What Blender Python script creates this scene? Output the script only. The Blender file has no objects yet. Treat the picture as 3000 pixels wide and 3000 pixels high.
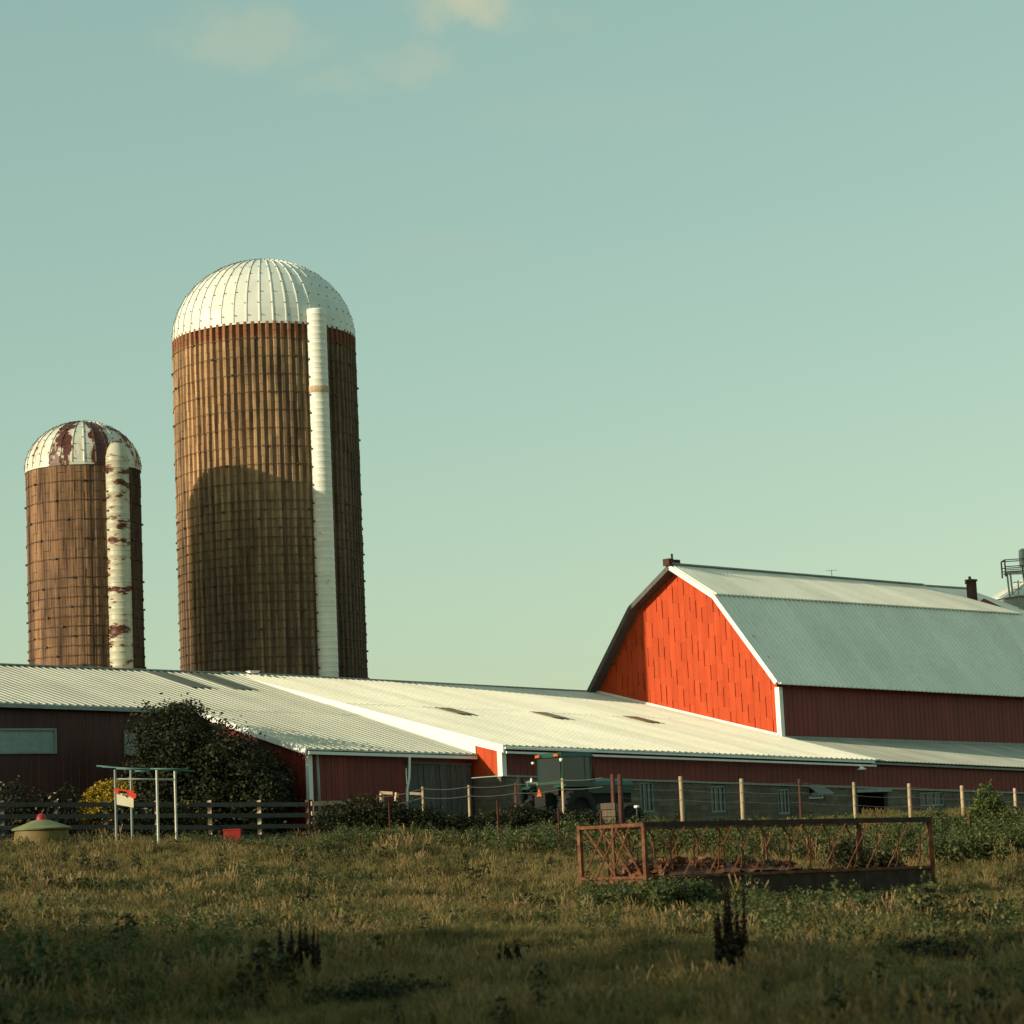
import bpy, math, random
import numpy as np
from mathutils import Vector, Matrix
random.seed(7); rng = np.random.default_rng(7)
scn = bpy.context.scene
COL = scn.collection
rad = math.radians

# ------------------------------------------------------------------ camera
EYE = Vector((0, 0, 1.7)); FPX = 7050.0
pitch = math.atan(980 / FPX); roll = .0455
Fw = Vector((0, math.cos(pitch), math.sin(pitch)))
U0 = Vector((0, -math.sin(pitch), math.cos(pitch))); R0 = Vector((1, 0, 0))
Rt = R0 * math.cos(roll) - U0 * math.sin(roll); Up = R0 * math.sin(roll) + U0 * math.cos(roll)
cam_d = bpy.data.cameras.new('camera'); cam = bpy.data.objects.new('camera', cam_d); COL.objects.link(cam)
cam_d.sensor_width = 36; cam_d.lens = FPX / 3000 * 36; cam_d.clip_start = .5; cam_d.clip_end = 6000
cam_d.dof.use_dof = True; cam_d.dof.focus_distance = 86; cam_d.dof.aperture_fstop = 2.2
M = Matrix.Identity(4)
for i in range(3):
    M[i][0], M[i][1], M[i][2], M[i][3] = Rt[i], Up[i], -Fw[i], EYE[i]
cam.matrix_world = M
scn.camera = cam

# ------------------------------------------------------------------ light
SUN_EL = rad(14); SX, SY = -.875, -.485
to_sun = Vector((SX * math.cos(SUN_EL), SY * math.cos(SUN_EL), math.sin(SUN_EL))).normalized()
sd = bpy.data.lights.new('sun', 'SUN'); sd.energy = 5.0; sd.angle = rad(.5); sd.color = (1.0, .87, .63)
sun = bpy.data.objects.new('sun', sd); COL.objects.link(sun)
sun.rotation_euler = to_sun.to_track_quat('Z', 'Y').to_euler()
scn.view_settings.view_transform = 'Standard'; scn.view_settings.look = 'None'
scn.view_settings.gamma = 1; scn.view_settings.exposure = 0; scn.view_settings.use_curve_mapping = False

world = bpy.data.worlds.new('World'); scn.world = world; world.use_nodes = True
nt = world.node_tree; N = nt.nodes; L = nt.links; N.clear()
def nd(t, **k):
    n = N.new(t)
    for a, b in k.items(): setattr(n, a, b)
    return n
out = nd('ShaderNodeOutputWorld'); bg = nd('ShaderNodeBackground')
sky = nd('ShaderNodeTexSky', sky_type='NISHITA', sun_disc=False)
sky.sun_elevation = SUN_EL; sky.sun_rotation = math.atan2(SX, SY) % (2 * math.pi)
sky.air_density = 1.0; sky.dust_density = 1.6; sky.ozone_density = 1.0; sky.altitude = 200
tint = nd('ShaderNodeMix', data_type='RGBA', blend_type='MULTIPLY'); tint.inputs[0].default_value = 1
SKY_TINT = (2.32, 3.10, 2.44, 1); tint.inputs[7].default_value = SKY_TINT
sepc = nd('ShaderNodeSeparateColor'); comb = nd('ShaderNodeCombineColor'); L.new(sky.outputs[0], sepc.inputs[0])
for ch, g_ in ((0, .60), (1, .48), (2, .45)):
    pw = nd('ShaderNodeMath', operation='POWER'); L.new(sepc.outputs[ch], pw.inputs[0]); pw.inputs[1].default_value = g_; L.new(pw.outputs[0], comb.inputs[ch])
L.new(comb.outputs[0], tint.inputs[6])
# thin cream clouds high in the sky
tc = nd('ShaderNodeTexCoord')
def wdir(px, py):
    return (Fw + Rt * ((px - 1500) / FPX) - Up * ((py - 1500) / FPX)).normalized()
blobs = [((1340, 5), 230, 105, .75), ((690, 110), 280, 120, .30), ((990, 240), 160, 60, .2),
         ((1200, 190), 170, 90, .26), ((1500, 60), 260, 60, .16), ((1700, 330), 420, 90, .07), ((1300, 720), 260, 60, .06)]
nz = nd('ShaderNodeTexNoise'); nz.inputs['Scale'].default_value = 46; nz.inputs['Detail'].default_value = 7
nz.inputs['Roughness'].default_value = .6
L.new(tc.outputs['Generated'], nz.inputs['Vector'])
acc = None
for (c, wx, wy, amp) in blobs:
    d = wdir(*c)
    h = Vector((d.y, -d.x, 0)).normalized(); v = h.cross(d).normalized()
    if v.z < 0: v = -v
    sub = nd('ShaderNodeVectorMath', operation='SUBTRACT'); L.new(tc.outputs['Generated'], sub.inputs[0]); sub.inputs[1].default_value = d
    r2 = None
    for ax, w in ((h, wx / FPX), (v, wy / FPX), (d, .5)):
        dt = nd('ShaderNodeVectorMath', operation='DOT_PRODUCT'); L.new(sub.outputs[0], dt.inputs[0]); dt.inputs[1].default_value = ax / w
        sq = nd('ShaderNodeMath', operation='MULTIPLY'); L.new(dt.outputs['Value'], sq.inputs[0]); L.new(dt.outputs['Value'], sq.inputs[1])
        if r2 is None: r2 = sq
        else:
            a = nd('ShaderNodeMath', operation='ADD'); L.new(r2.outputs[0], a.inputs[0]); L.new(sq.outputs[0], a.inputs[1]); r2 = a
    # density = noise - .32 - .4*r2, clamped
    m1 = nd('ShaderNodeMath', operation='MULTIPLY_ADD'); L.new(r2.outputs[0], m1.inputs[0]); m1.inputs[1].default_value = -.34
    L.new(nz.outputs[0], m1.inputs[2])
    mr = nd('ShaderNodeMapRange', interpolation_type='SMOOTHSTEP'); L.new(m1.outputs[0], mr.inputs[0])
    mr.inputs[1].default_value = .12; mr.inputs[2].default_value = .62; mr.inputs[3].default_value = 0; mr.inputs[4].default_value = amp
    if acc is None: acc = mr
    else:
        a = nd('ShaderNodeMath', operation='MAXIMUM'); L.new(acc.outputs[0], a.inputs[0]); L.new(mr.outputs[0], a.inputs[1]); acc = a
mixc = nd('ShaderNodeMix', data_type='RGBA'); L.new(acc.outputs[0], mixc.inputs[0]); L.new(tint.outputs[2], mixc.inputs[6])
CLOUD = (5.3, 5.3, 3.6, 1); mixc.inputs[7].default_value = CLOUD
L.new(mixc.outputs[2], bg.inputs[0]); bg.inputs[1].default_value = .11
L.new(bg.outputs[0], out.inputs[0])

# ------------------------------------------------------------------ geometry helpers
D1 = Vector((.733, .68, 0)).normalized(); BK = Vector((-D1.y, D1.x, 0))     # farm axes: along the barns, and back into them
FR = -BK
def ray(px, py):
    d = Fw + Rt * ((px - 1500) / FPX) - Up * ((py - 1500) / FPX)
    return d / d.y
def at(px, py, Y): return EYE + ray(px, py) * Y
ORG = at(1465, 2195, 82); ORG.z = 0
def P(s, b, z): return ORG + D1 * s + BK * b + Vector((0, 0, z))
def lerp(a, b, t): return a + (b - a) * t
def smooth(t):
    t = np.clip(t, 0, 1); return t * t * (3 - 2 * t)
GY = [-200, 0, 20, 40, 50, 58, 66, 73, 80, 95, 400]; GZ = [-1.5, -.1, -.05, .12, .38, .86, 1.55, 1.86, 2.1, 2.3, 2.35]
def ground(x, y):
    x = np.asarray(x, float); y = np.asarray(y, float)
    z = np.interp(y, GY, GZ)
    k = smooth((y - 20) / 20) * (1 - smooth((y - 66) / 16))
    z = z - .05 * np.clip(x, -14, 14) * k
    z = z + (.06 * np.sin(x * .9 + y * .35) + .05 * np.sin(y * .8 - x * .4 + 1.3) + .04 * np.sin(x * 2.1 + 2) * np.sin(y * 1.7)) * smooth((84 - y) / 12)
    return z
def gz(x, y): return float(ground(x, y))

WM = {}
class MB:
    def __init__(s): s.v = []; s.f = []; s.m = []; s.mi = 0; s.sm = False; s.smooth = []
    def add(s, vs, fs):
        o = len(s.v); s.v += [Vector(v) for v in vs]
        for f in fs: s.f.append([i + o for i in f]); s.m.append(s.mi); s.smooth.append(s.sm)
        return s
    def box(s, c, size, rz=0, bev=0):
        x, y, z = [q / 2 for q in size]; R = Matrix.Rotation(rz, 3, 'Z'); c = Vector(c)
        vs = [c + R @ Vector((a * x, b * y, d * z)) for d in (-1, 1) for a, b in ((-1, -1), (1, -1), (1, 1), (-1, 1))]
        return s.add(vs, [(3, 2, 1, 0), (4, 5, 6, 7), (0, 1, 5, 4), (1, 2, 6, 5), (2, 3, 7, 6), (3, 0, 4, 7)])
    def hexa(s, a, b):            # two matching loops, closed
        n = len(a)
        return s.add(list(a) + list(b), [tuple(range(n))[::-1], tuple(range(n, 2 * n))] + [(i, (i + 1) % n, n + (i + 1) % n, n + i) for i in range(n)])
    def prism(s, poly, nrm, th):  # polygon extruded by nrm*th
        nrm = Vector(nrm).normalized()
        return s.hexa([Vector(p) for p in poly], [Vector(p) + nrm * th for p in poly])
    def beam(s, a, b, w, h, up=(0, 0, 1)):
        a = Vector(a); b = Vector(b); d = (b - a).normalized(); up = Vector(up)
        if abs(d.dot(up)) > .98: up = Vector((D1.x, D1.y, 0))
        sd_ = d.cross(up).normalized(); u = sd_.cross(d).normalized()
        q = [sd_ * (w / 2) + u * (h / 2), -sd_ * (w / 2) + u * (h / 2), -sd_ * (w / 2) - u * (h / 2), sd_ * (w / 2) - u * (h / 2)]
        return s.hexa([a + k for k in q], [b + k for k in q])
    def tube(s, pts, r, n=8, caps=True):
        pts = [Vector(p) for p in pts]; rs = r if isinstance(r, (list, tuple)) else [r] * len(pts)
        o = len(s.v); ref = Vector((.31, .2, .93)).normalized()
        for i, p in enumerate(pts):
            d = (pts[min(i + 1, len(pts) - 1)] - pts[max(i - 1, 0)]).normalized()
            if abs(d.dot(ref)) > .95: rf = Vector((1, 0, 0))
            else: rf = ref
            a = d.cross(rf).normalized(); b = d.cross(a)
            for k in range(n):
                t = 2 * math.pi * k / n; s.v.append(p + (a * math.cos(t) + b * math.sin(t)) * rs[i])
        for i in range(len(pts) - 1):
            for k in range(n):
                s.f.append([o + i * n + k, o + i * n + (k + 1) % n, o + (i + 1) * n + (k + 1) % n, o + (i + 1) * n + k]); s.m.append(s.mi); s.smooth.append(n > 6)
        if caps:
            s.f.append([o + k for k in range(n)][::-1]); s.m.append(s.mi); s.smooth.append(False)
            e = o + (len(pts) - 1) * n; s.f.append([e + k for k in range(n)]); s.m.append(s.mi); s.smooth.append(False)
        return s
    def lathe(s, c, prof, n=32, a0=0, a1=2 * math.pi, sm=True):
        c = Vector(c); o = len(s.v); full = abs(a1 - a0 - 2 * math.pi) < 1e-6; cols = n if full else n + 1
        for r, z in prof:
            for k in range(cols):
                t = a0 + (a1 - a0) * k / n; s.v.append(c + Vector((r * math.cos(t), r * math.sin(t), z)))
        for i in range(len(prof) - 1):
            for k in range(n):
                k2 = (k + 1) % cols if full else k + 1
                s.f.append([o + i * cols + k, o + i * cols + k2, o + (i + 1) * cols + k2, o + (i + 1) * cols + k]); s.m.append(s.mi); s.smooth.append(sm)
        return s
    def mesh(s, name, mats, inv=None):
        me = bpy.data.meshes.new(name)
        vs = [(inv @ v) if inv is not None else v for v in s.v]
        me.from_pydata(vs, [], s.f)
        for m in (mats if isinstance(mats, (list, tuple)) else [mats]): me.materials.append(m)
        me.polygons.foreach_set('material_index', s.m); me.polygons.foreach_set('use_smooth', s.smooth)
        me.update(); return me
    def build(s, name, mats, parent=None, world=True, **tags):
        inv = WM[parent].inverted() if (parent is not None and world) else None
        me = s.mesh(name, mats, inv)
        return place(name, me, parent, None, **tags)
def place(name, me, parent=None, mat=None, **tags):
    o = bpy.data.objects.new(name, me); COL.objects.link(o)
    if parent is not None: o.parent = parent
    if mat is not None: o.matrix_local = mat
    WM[o] = (WM[parent] if parent is not None else Matrix.Identity(4)) @ (mat if mat is not None else Matrix.Identity(4))
    for k, v in tags.items(): o[k] = v
    return o
def thing(name, loc, label, category, rz=0, group=None):
    o = bpy.data.objects.new(name, None); COL.objects.link(o); o.empty_display_size = .3
    o.location = loc; o.rotation_euler = (0, 0, rz)
    WM[o] = Matrix.Translation(Vector(loc)) @ Matrix.Rotation(rz, 4, 'Z')
    o['label'] = label; o['category'] = category
    if group: o['group'] = group
    return o

# ------------------------------------------------------------------ materials
class Mat:
    def __init__(s, name, rough=.8, metallic=0, spec=.5):
        s.m = bpy.data.materials.new(name); s.m.use_nodes = True; s.t = s.m.node_tree
        s.b = s.t.nodes['Principled BSDF']; s.b.inputs['Roughness'].default_value = rough
        s.b.inputs['Metallic'].default_value = metallic; s.b.inputs['Specular IOR Level'].default_value = spec
        s.obj = s.t.nodes.new('ShaderNodeNewGeometry').outputs['Position']
    def n(s, t, **k):
        q = s.t.nodes.new(t)
        for a, b in k.items(): setattr(q, a, b)
        return q
    def link(s, a, b): s.t.links.new(a, b)
    def noise(s, scale, detail=4, rough=.55, vec=None, stretch=None):
        q = s.n('ShaderNodeTexNoise'); q.inputs['Scale'].default_value = scale; q.inputs['Detail'].default_value = detail; q.inputs['Roughness'].default_value = rough
        v = vec if vec is not None else s.obj
        if stretch:
            mp = s.n('ShaderNodeMapping'); mp.inputs['Scale'].default_value = stretch; s.link(v, mp.inputs[0]); v = mp.outputs[0]
        s.link(v, q.inputs['Vector']); return q.outputs[0]
    def ramp(s, fac, stops):
        q = s.n('ShaderNodeValToRGB'); e = q.color_ramp.elements
        while len(e) < len(stops): e.new(.5)
        for i, (p, c) in enumerate(stops): e[i].position = p; e[i].color = (*c, 1) if len(c) == 3 else c
        s.link(fac, q.inputs[0]); return q.outputs[0]
    def mix(s, fac, a, b, mode='MIX'):
        q = s.n('ShaderNodeMix', data_type='RGBA', blend_type=mode)
        for i, v in ((0, fac), (6, a), (7, b)):
            if isinstance(v, (int, float)): q.inputs[i].default_value = v
            elif isinstance(v, tuple): q.inputs[i].default_value = (*v, 1) if len(v) == 3 else v
            else: s.link(v, q.inputs[i])
        return q.outputs[2]
    def mth(s, op, a, b=0., c=None):
        q = s.n('ShaderNodeMath', operation=op)
        for i, v in enumerate((a, b, c)):
            if v is None: continue
            if isinstance(v, (int, float)): q.inputs[i].default_value = v
            else: s.link(v, q.inputs[i])
        return q.outputs[0]
    def sep(s, v=None):
        q = s.n('ShaderNodeSeparateXYZ'); s.link(v if v is not None else s.obj, q.inputs[0]); return q.outputs
    def rnd(s): return s.n('ShaderNodeObjectInfo').outputs['Random']
    def island(s): return s.n('ShaderNodeNewGeometry').outputs['Random Per Island']
    def bump(s, h, strength=.3, dist=.02):
        q = s.n('ShaderNodeBump'); q.inputs['Strength'].default_value = strength; q.inputs['Distance'].default_value = dist
        s.link(h, q.inputs['Height']); s.link(q.outputs[0], s.b.inputs['Normal'])
    def col(s, c):
        if isinstance(c, tuple): s.b.inputs['Base Color'].default_value = (*c[:3], 1)
        else: s.link(c, s.b.inputs['Base Color'])
        return s.m
def simple(name, c, rough=.7, var=.25, scale=3., metallic=0, spec=.4):
    m = Mat(name, rough, metallic, spec)
    n = m.noise(scale, 5)
    lo = tuple(q * (1 - var) for q in c); hi = tuple(min(1, q * (1 + var)) for q in c)
    return m.col(m.ramp(n, [(.3, lo), (.7, hi)]))

def metal_roof(name, c, dirt=.12, spec=.5, rough=.38, panelvar=.05):
    m = Mat(name, rough, 0, spec)
    base = m.ramp(m.noise(.35, 4), [(.3, tuple(q * (1 - dirt) for q in c)), (.7, c)])
    streak = m.noise(1.0, 5, .6, stretch=(5, 5, .6))
    base = m.mix(m.ramp(streak, [(.5, (0, 0, 0)), (.75, (.35, .35, .35))]), base, tuple(q * .62 for q in c))
    k = m.mth('MULTIPLY_ADD', m.rnd(), panelvar * 2, 1 - panelvar)
    sc = m.n('ShaderNodeVectorMath', operation='SCALE'); m.link(base, sc.inputs[0]); m.link(k, sc.inputs['Scale'])
    m.link(m.ramp(m.noise(2.2, 3), [(.3, (rough - .06,) * 3), (.7, (rough + .12,) * 3)]), m.b.inputs['Roughness'])
    return m.col(sc.outputs[0])
M_roof = metal_roof('cream_steel_roof', (.67, .65, .53), panelvar=.08)
M_roof_shed = metal_roof('dull_steel_roof', (.54, .53, .43), panelvar=.08, dirt=.2, spec=.35, rough=.45)
M_roof_up = metal_roof('pale_steel_roof', (.80, .775, .66), panelvar=.08)
M_roof_barn = metal_roof('light_steel_roof', (.84, .84, .72), spec=.4, rough=.5, panelvar=.05)
M_trim = simple('white_trim', (.78, .78, .71), .5, .06)
M_trim_dark = simple('grey_gutter', (.23, .265, .24), .45, .15)

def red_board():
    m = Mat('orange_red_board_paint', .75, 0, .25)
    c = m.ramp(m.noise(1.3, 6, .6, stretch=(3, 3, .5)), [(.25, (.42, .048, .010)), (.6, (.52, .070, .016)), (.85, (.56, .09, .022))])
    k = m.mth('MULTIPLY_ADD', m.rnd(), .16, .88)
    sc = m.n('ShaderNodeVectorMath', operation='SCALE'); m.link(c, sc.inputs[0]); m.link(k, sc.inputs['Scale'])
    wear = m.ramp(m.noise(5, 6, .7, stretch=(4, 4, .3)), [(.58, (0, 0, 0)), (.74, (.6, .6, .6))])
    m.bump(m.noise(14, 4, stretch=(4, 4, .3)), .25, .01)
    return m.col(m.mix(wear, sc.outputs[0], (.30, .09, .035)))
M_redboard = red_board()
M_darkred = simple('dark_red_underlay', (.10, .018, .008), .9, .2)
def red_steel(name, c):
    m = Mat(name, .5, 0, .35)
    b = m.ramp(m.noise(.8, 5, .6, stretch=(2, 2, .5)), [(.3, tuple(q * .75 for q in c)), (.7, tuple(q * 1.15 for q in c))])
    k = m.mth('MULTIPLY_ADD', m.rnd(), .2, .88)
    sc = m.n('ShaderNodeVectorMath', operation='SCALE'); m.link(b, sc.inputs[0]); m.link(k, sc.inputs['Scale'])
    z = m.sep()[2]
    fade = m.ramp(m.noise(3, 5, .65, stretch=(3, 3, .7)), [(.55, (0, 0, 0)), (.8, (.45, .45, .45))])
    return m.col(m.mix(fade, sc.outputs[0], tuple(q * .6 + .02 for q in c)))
M_redsteel = red_steel('shade_darkened_red_steel', (.19, .029, .02))  # red siding darkened: the shade on these walls is put into its colour
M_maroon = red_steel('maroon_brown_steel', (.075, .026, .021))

def stave_mat(name, cx, cy, zrim, c1, c2, dark, band=None, streaks=1.0, lowmix=.5):
    m = Mat(name, .9, 0, .15)
    x, y, z = m.sep()[0], m.sep()[1], m.sep()[2]
    ang = m.mth('ARCTAN2', m.mth('SUBTRACT', y, cy), m.mth('SUBTRACT', x, cx))
    cb = m.n('ShaderNodeCombineXYZ'); m.link(m.mth('MULTIPLY', ang, 3.0), cb.inputs[0]); m.link(m.mth('MULTIPLY', z, .13), cb.inputs[2])
    big = m.noise(1.2, 6, .62, cb.outputs[0])
    cb2 = m.n('ShaderNodeCombineXYZ'); m.link(m.mth('MULTIPLY', ang, 22.0), cb2.inputs[0]); m.link(m.mth('MULTIPLY', z, .35), cb2.inputs[2])
    fine = m.noise(1.5, 5, .6, cb2.outputs[0])
    c = m.ramp(big, [(.36, c2), (.52, c1), (.75, tuple(q * 1.2 for q in c1))])
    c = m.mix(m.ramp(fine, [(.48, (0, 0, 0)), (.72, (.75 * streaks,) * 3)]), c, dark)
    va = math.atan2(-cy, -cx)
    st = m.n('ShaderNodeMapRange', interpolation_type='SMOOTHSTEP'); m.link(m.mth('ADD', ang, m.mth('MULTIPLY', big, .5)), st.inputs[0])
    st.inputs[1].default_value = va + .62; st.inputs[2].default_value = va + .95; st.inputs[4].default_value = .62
    c = m.mix(st.outputs[0], c, dark)  # right side mixed darker: its shade is painted into the stave colour
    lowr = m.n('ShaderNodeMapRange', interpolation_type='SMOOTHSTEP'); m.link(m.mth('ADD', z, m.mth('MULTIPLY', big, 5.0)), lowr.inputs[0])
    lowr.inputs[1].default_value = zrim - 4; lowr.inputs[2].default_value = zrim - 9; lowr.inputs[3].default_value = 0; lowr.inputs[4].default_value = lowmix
    c = m.mix(lowr.outputs[0], c, tuple(q * 1.5 for q in dark))  # lower half darkened in colour to deepen the shadow there
    # each stave its own tone
    wn = m.n('ShaderNodeTexWhiteNoise', noise_dimensions='2D')
    q = m.n('ShaderNodeCombineXYZ')
    m.link(m.mth('FLOOR', m.mth('MULTIPLY', ang, 80 / (2 * math.pi))), q.inputs[0]); m.link(m.mth('FLOOR', m.mth('MULTIPLY', z, 1 / .38)), q.inputs[1])
    m.link(q.outputs[0], wn.inputs['Vector'])
    wc = m.n('ShaderNodeTexWhiteNoise', noise_dimensions='1D'); m.link(m.mth('FLOOR', m.mth('MULTIPLY', ang, 80 / (2 * math.pi))), wc.inputs['W'])
    k = m.mth('ADD', m.mth('MULTIPLY', wn.outputs['Value'], .20), m.mth('MULTIPLY_ADD', wc.outputs['Value'], .45, .68))
    sc = m.n('ShaderNodeVectorMath', operation='SCALE'); m.link(c, sc.inputs[0]); m.link(k, sc.inputs['Scale'])
    c = sc.outputs[0]
    if band:
        mr = m.n('ShaderNodeMapRange'); m.link(m.mth('ADD', z, m.mth('MULTIPLY', fine, .5)), mr.inputs[0])
        mr.inputs[1].default_value = zrim - .5; mr.inputs[2].default_value = zrim - .35
        c = m.mix(m.mth('MULTIPLY', m.mth('MULTIPLY', mr.outputs[0], m.mth('ADD', fine, .25)), .85), c, band)
    m.bump(m.noise(18, 5), .35, .02)
    return m.col(c)
SB = Vector((-10.38, 102, 0)); SBR = 3.82; SBZ = 23.85
SS = Vector((-17.06, 95, 0)); SSR = 2.24; SSZ = 17.35
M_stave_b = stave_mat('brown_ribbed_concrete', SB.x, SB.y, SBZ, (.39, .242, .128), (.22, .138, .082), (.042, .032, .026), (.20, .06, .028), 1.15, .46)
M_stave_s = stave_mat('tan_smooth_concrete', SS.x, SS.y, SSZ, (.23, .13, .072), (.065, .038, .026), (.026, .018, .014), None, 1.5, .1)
M_hoop = simple('rusty_hoop_steel', (.07, .045, .03), .7, .3, 6)

def rust_white(name, c, amount, scale=1.2, stretch=(1, 1, .6), patches=None):
    m = Mat(name, .45, 0, .4)
    base = m.ramp(m.noise(1.1, 5), [(.3, tuple(q * .86 for q in c)), (.7, c)])
    n1 = m.noise(scale, 6, .62, stretch=stretch)
    if patches:
        x, y, z = m.sep()
        ang = m.mth('ARCTAN2', m.mth('SUBTRACT', y, patches[1]), m.mth('SUBTRACT', x, patches[0]))
        for a_, w_, am in patches[2]:
            q = m.mth('DIVIDE', m.mth('SUBTRACT', ang, a_), w_); g_ = m.mth('MAXIMUM', m.mth('SUBTRACT', 1.0, m.mth('MULTIPLY', q, q)), 0.0)
            n1 = m.mth('MULTIPLY_ADD', g_, am, n1)
    f = m.ramp(n1, [(amount, (0, 0, 0)), (amount + .035, (1, 1, 1))])
    halo = m.ramp(n1, [(amount - .07, (0, 0, 0)), (amount, (.4, .4, .4))])
    base = m.mix(halo, base, (.42, .25, .10))
    rustc = m.ramp(m.noise(9, 4), [(.3, (.045, .012, .009)), (.7, (.12, .034, .018))])
    return m.col(m.mix(f, base, rustc))
M_dome_b = rust_white('white_dome_steel', (.72, .73, .64), .80)
M_dome_s = rust_white('rust_patched_dome_steel', (.60, .60, .50), .64, 1.6, (1.2, 1.2, .6), (SS.x, SS.y, ((rad(-104), .27, .30), (rad(-61), .26, .28), (rad(-15), .4, .2))))
M_chute_b = rust_white('cream_chute_steel', (.80, .79, .68), .70, 1.6, (1, 1, 1.6))
M_chute_s = rust_white('rust_streaked_chute_steel', (.50, .49, .37), .545, 1.3, (.8, .8, 2.6))
M_bolt = simple('dark_bolts', (.07, .06, .05), .6, .2)

def block_mat():
    m = Mat('grey_concrete_block', .9, 0, .2)
    c = m.ramp(m.noise(.7, 6, .6), [(.3, (.11, .088, .066)), (.6, (.17, .14, .105)), (.8, (.24, .20, .155))])
    k = m.mth('MULTIPLY_ADD', m.island(), .35, .8)
    sc = m.n('ShaderNodeVectorMath', operation='SCALE'); m.link(c, sc.inputs[0]); m.link(k, sc.inputs['Scale'])
    m.bump(m.noise(25, 4), .3, .01)
    return m.col(sc.outputs[0])
M_block = block_mat()
M_mortar = simple('dark_mortar', (.11, .10, .085), .95, .2)
def wood(name, c, rough=.85, var=.4):
    m = Mat(name, rough, 0, .2)
    n = m.noise(5, 6, .65, stretch=(3, 3, .4))
    col = m.ramp(n, [(.25, tuple(q * (1 - var) for q in c)), (.75, tuple(q * (1 + var) for q in c))])
    k = m.mth('MULTIPLY_ADD', m.rnd(), .35, .8)
    sc = m.n('ShaderNodeVectorMath', operation='SCALE'); m.link(col, sc.inputs[0]); m.link(k, sc.inputs['Scale'])
    m.bump(m.noise(20, 4, stretch=(4, 4, .5)), .3, .01)
    return m.col(sc.outputs[0])
M_greywood = wood('weathered_grey_wood', (.10, .10, .09))
M_rail = wood('shade_dark_fence_board', (.032, .038, .037))  # rail wood darkened; the shade on its front faces sits in the colour
M_post = wood('tan_fence_post', (.50, .36, .23))
M_postr = wood('red_brown_post', (.085, .04, .028))
M_postr2 = wood('brown_crate_slat', (.20, .15, .10))
M_tpost = simple('rusted_tpost', (.11, .03, .02), .8, .3)
M_wire = simple('galvanised_wire', (.17, .17, .15), .5, .1)
M_glass = Mat('dark_window_glass', .12, 0, .6).col((.035, .045, .045))
M_milky = simple('milky_window_sheet', (.26, .33, .30), .35, .12, 5)
M_dark = simple('dark_opening', (.012, .012, .012), .9, .1)
M_skyl = simple('dull_skylight_sheet', (.16, .17, .13), .5, .15)
M_skyl_r = simple('brown_skylight_sheet', (.30, .19, .09), .6, .4, 4)
def rust():
    m = Mat('orange_rust', .9, 0, .2)
    n = m.noise(5, 7, .68)
    c = m.ramp(n, [(.25, (.042, .018, .011)), (.5, (.13, .052, .026)), (.75, (.27, .13, .065))])
    m.bump(m.noise(40, 4), .4, .01)
    return m.col(c)
M_rust = rust()
M_shaderust = simple('shade_dark_trough_steel', (.040, .024, .018), .85, .5, 4)  # steel of the feeder's front, base colour darkened to stand for shade
M_green = simple('tractor_green_paint', (.008, .055, .027), .4, .2, 2, spec=.6)
M_tyre = simple('black_tyre_rubber', (.015, .015, .014), .9, .2)
M_orange = simple('orange_lens', (.50, .10, .015), .4, .1)
M_yellow = simple('faded_yellow_plastic', (.20, .20, .085), .6, .25, 2)
M_yellowtub = simple('ochre_tub_plastic', (.14, .10, .03), .7, .25, 2)
M_red = simple('red_plastic', (.30, .018, .014), .5, .15)
M_cream = simple('cream_sign_board', (.75, .66, .45), .6, .08, 5)
M_redsign = simple('red_sign_paint', (.70, .05, .03), .5, .1)
M_pipe = simple('white_pipe_paint', (.50, .49, .40), .5, .15, 6)
M_teal = simple('teal_pipe_paint', (.05, .13, .11), .5, .15, 6)
M_silver = simple('grey_galvanised_sheet', (.24, .26, .24), .4, .12, spec=.5)
M_brick = simple('dark_brick', (.07, .03, .02), .9, .4, 12)

def leaf_mat(name, cols, rough=.6, trans=.25, scale=.5):
    m = Mat(name, rough, 0, .25)
    n = m.noise(scale, 4, .6)
    r = m.island()
    f = m.mth('ADD', m.mth('MULTIPLY', n, .62), m.mth('MULTIPLY', r, .38))
    k = len(cols); c = m.ramp(f, [(.22 + .56 * i / (k - 1), q) for i, q in enumerate(cols)])
    m.col(c)
    tb = m.n('ShaderNodeBsdfTranslucent'); m.link(c, tb.inputs[0])
    mx = m.n('ShaderNodeMixShader'); mx.inputs[0].default_value = trans
    o = [q for q in m.t.nodes if q.type == 'OUTPUT_MATERIAL'][0]
    m.link(m.b.outputs[0], mx.inputs[1]); m.link(tb.outputs[0], mx.inputs[2]); m.link(mx.outputs[0], o.inputs[0])
    return m.m
M_leaf_dark = leaf_mat('dark_tree_leaf', [(.007, .010, .005), (.015, .020, .008), (.034, .038, .013), (.075, .066, .02)])
M_leaf_mid = leaf_mat('weed_leaf', [(.03, .045, .016), (.06, .08, .026), (.11, .12, .038), (.20, .17, .06)])
M_leaf_bright = leaf_mat('bright_shrub_leaf', [(.04, .06, .015), (.09, .12, .03), (.18, .19, .05)])
M_leaf_yellow = leaf_mat('yellow_flower_petal', [(.20, .14, .012), (.36, .25, .02), (.50, .35, .04)], scale=3)
M_petal = leaf_mat('cream_pink_petal', [(.40, .22, .15), (.55, .42, .28), (.6, .5, .36)], scale=8)
M_petal_y = leaf_mat('yellow_petal', [(.5, .33, .03), (.65, .45, .05)], scale=8)
M_dock = leaf_mat('dark_brown_seed_head', [(.012, .008, .006), (.026, .014, .009), (.055, .028, .016)], trans=.1, scale=3)
M_bark = simple('bark', (.05, .04, .03), .9, .3, 8)

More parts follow.
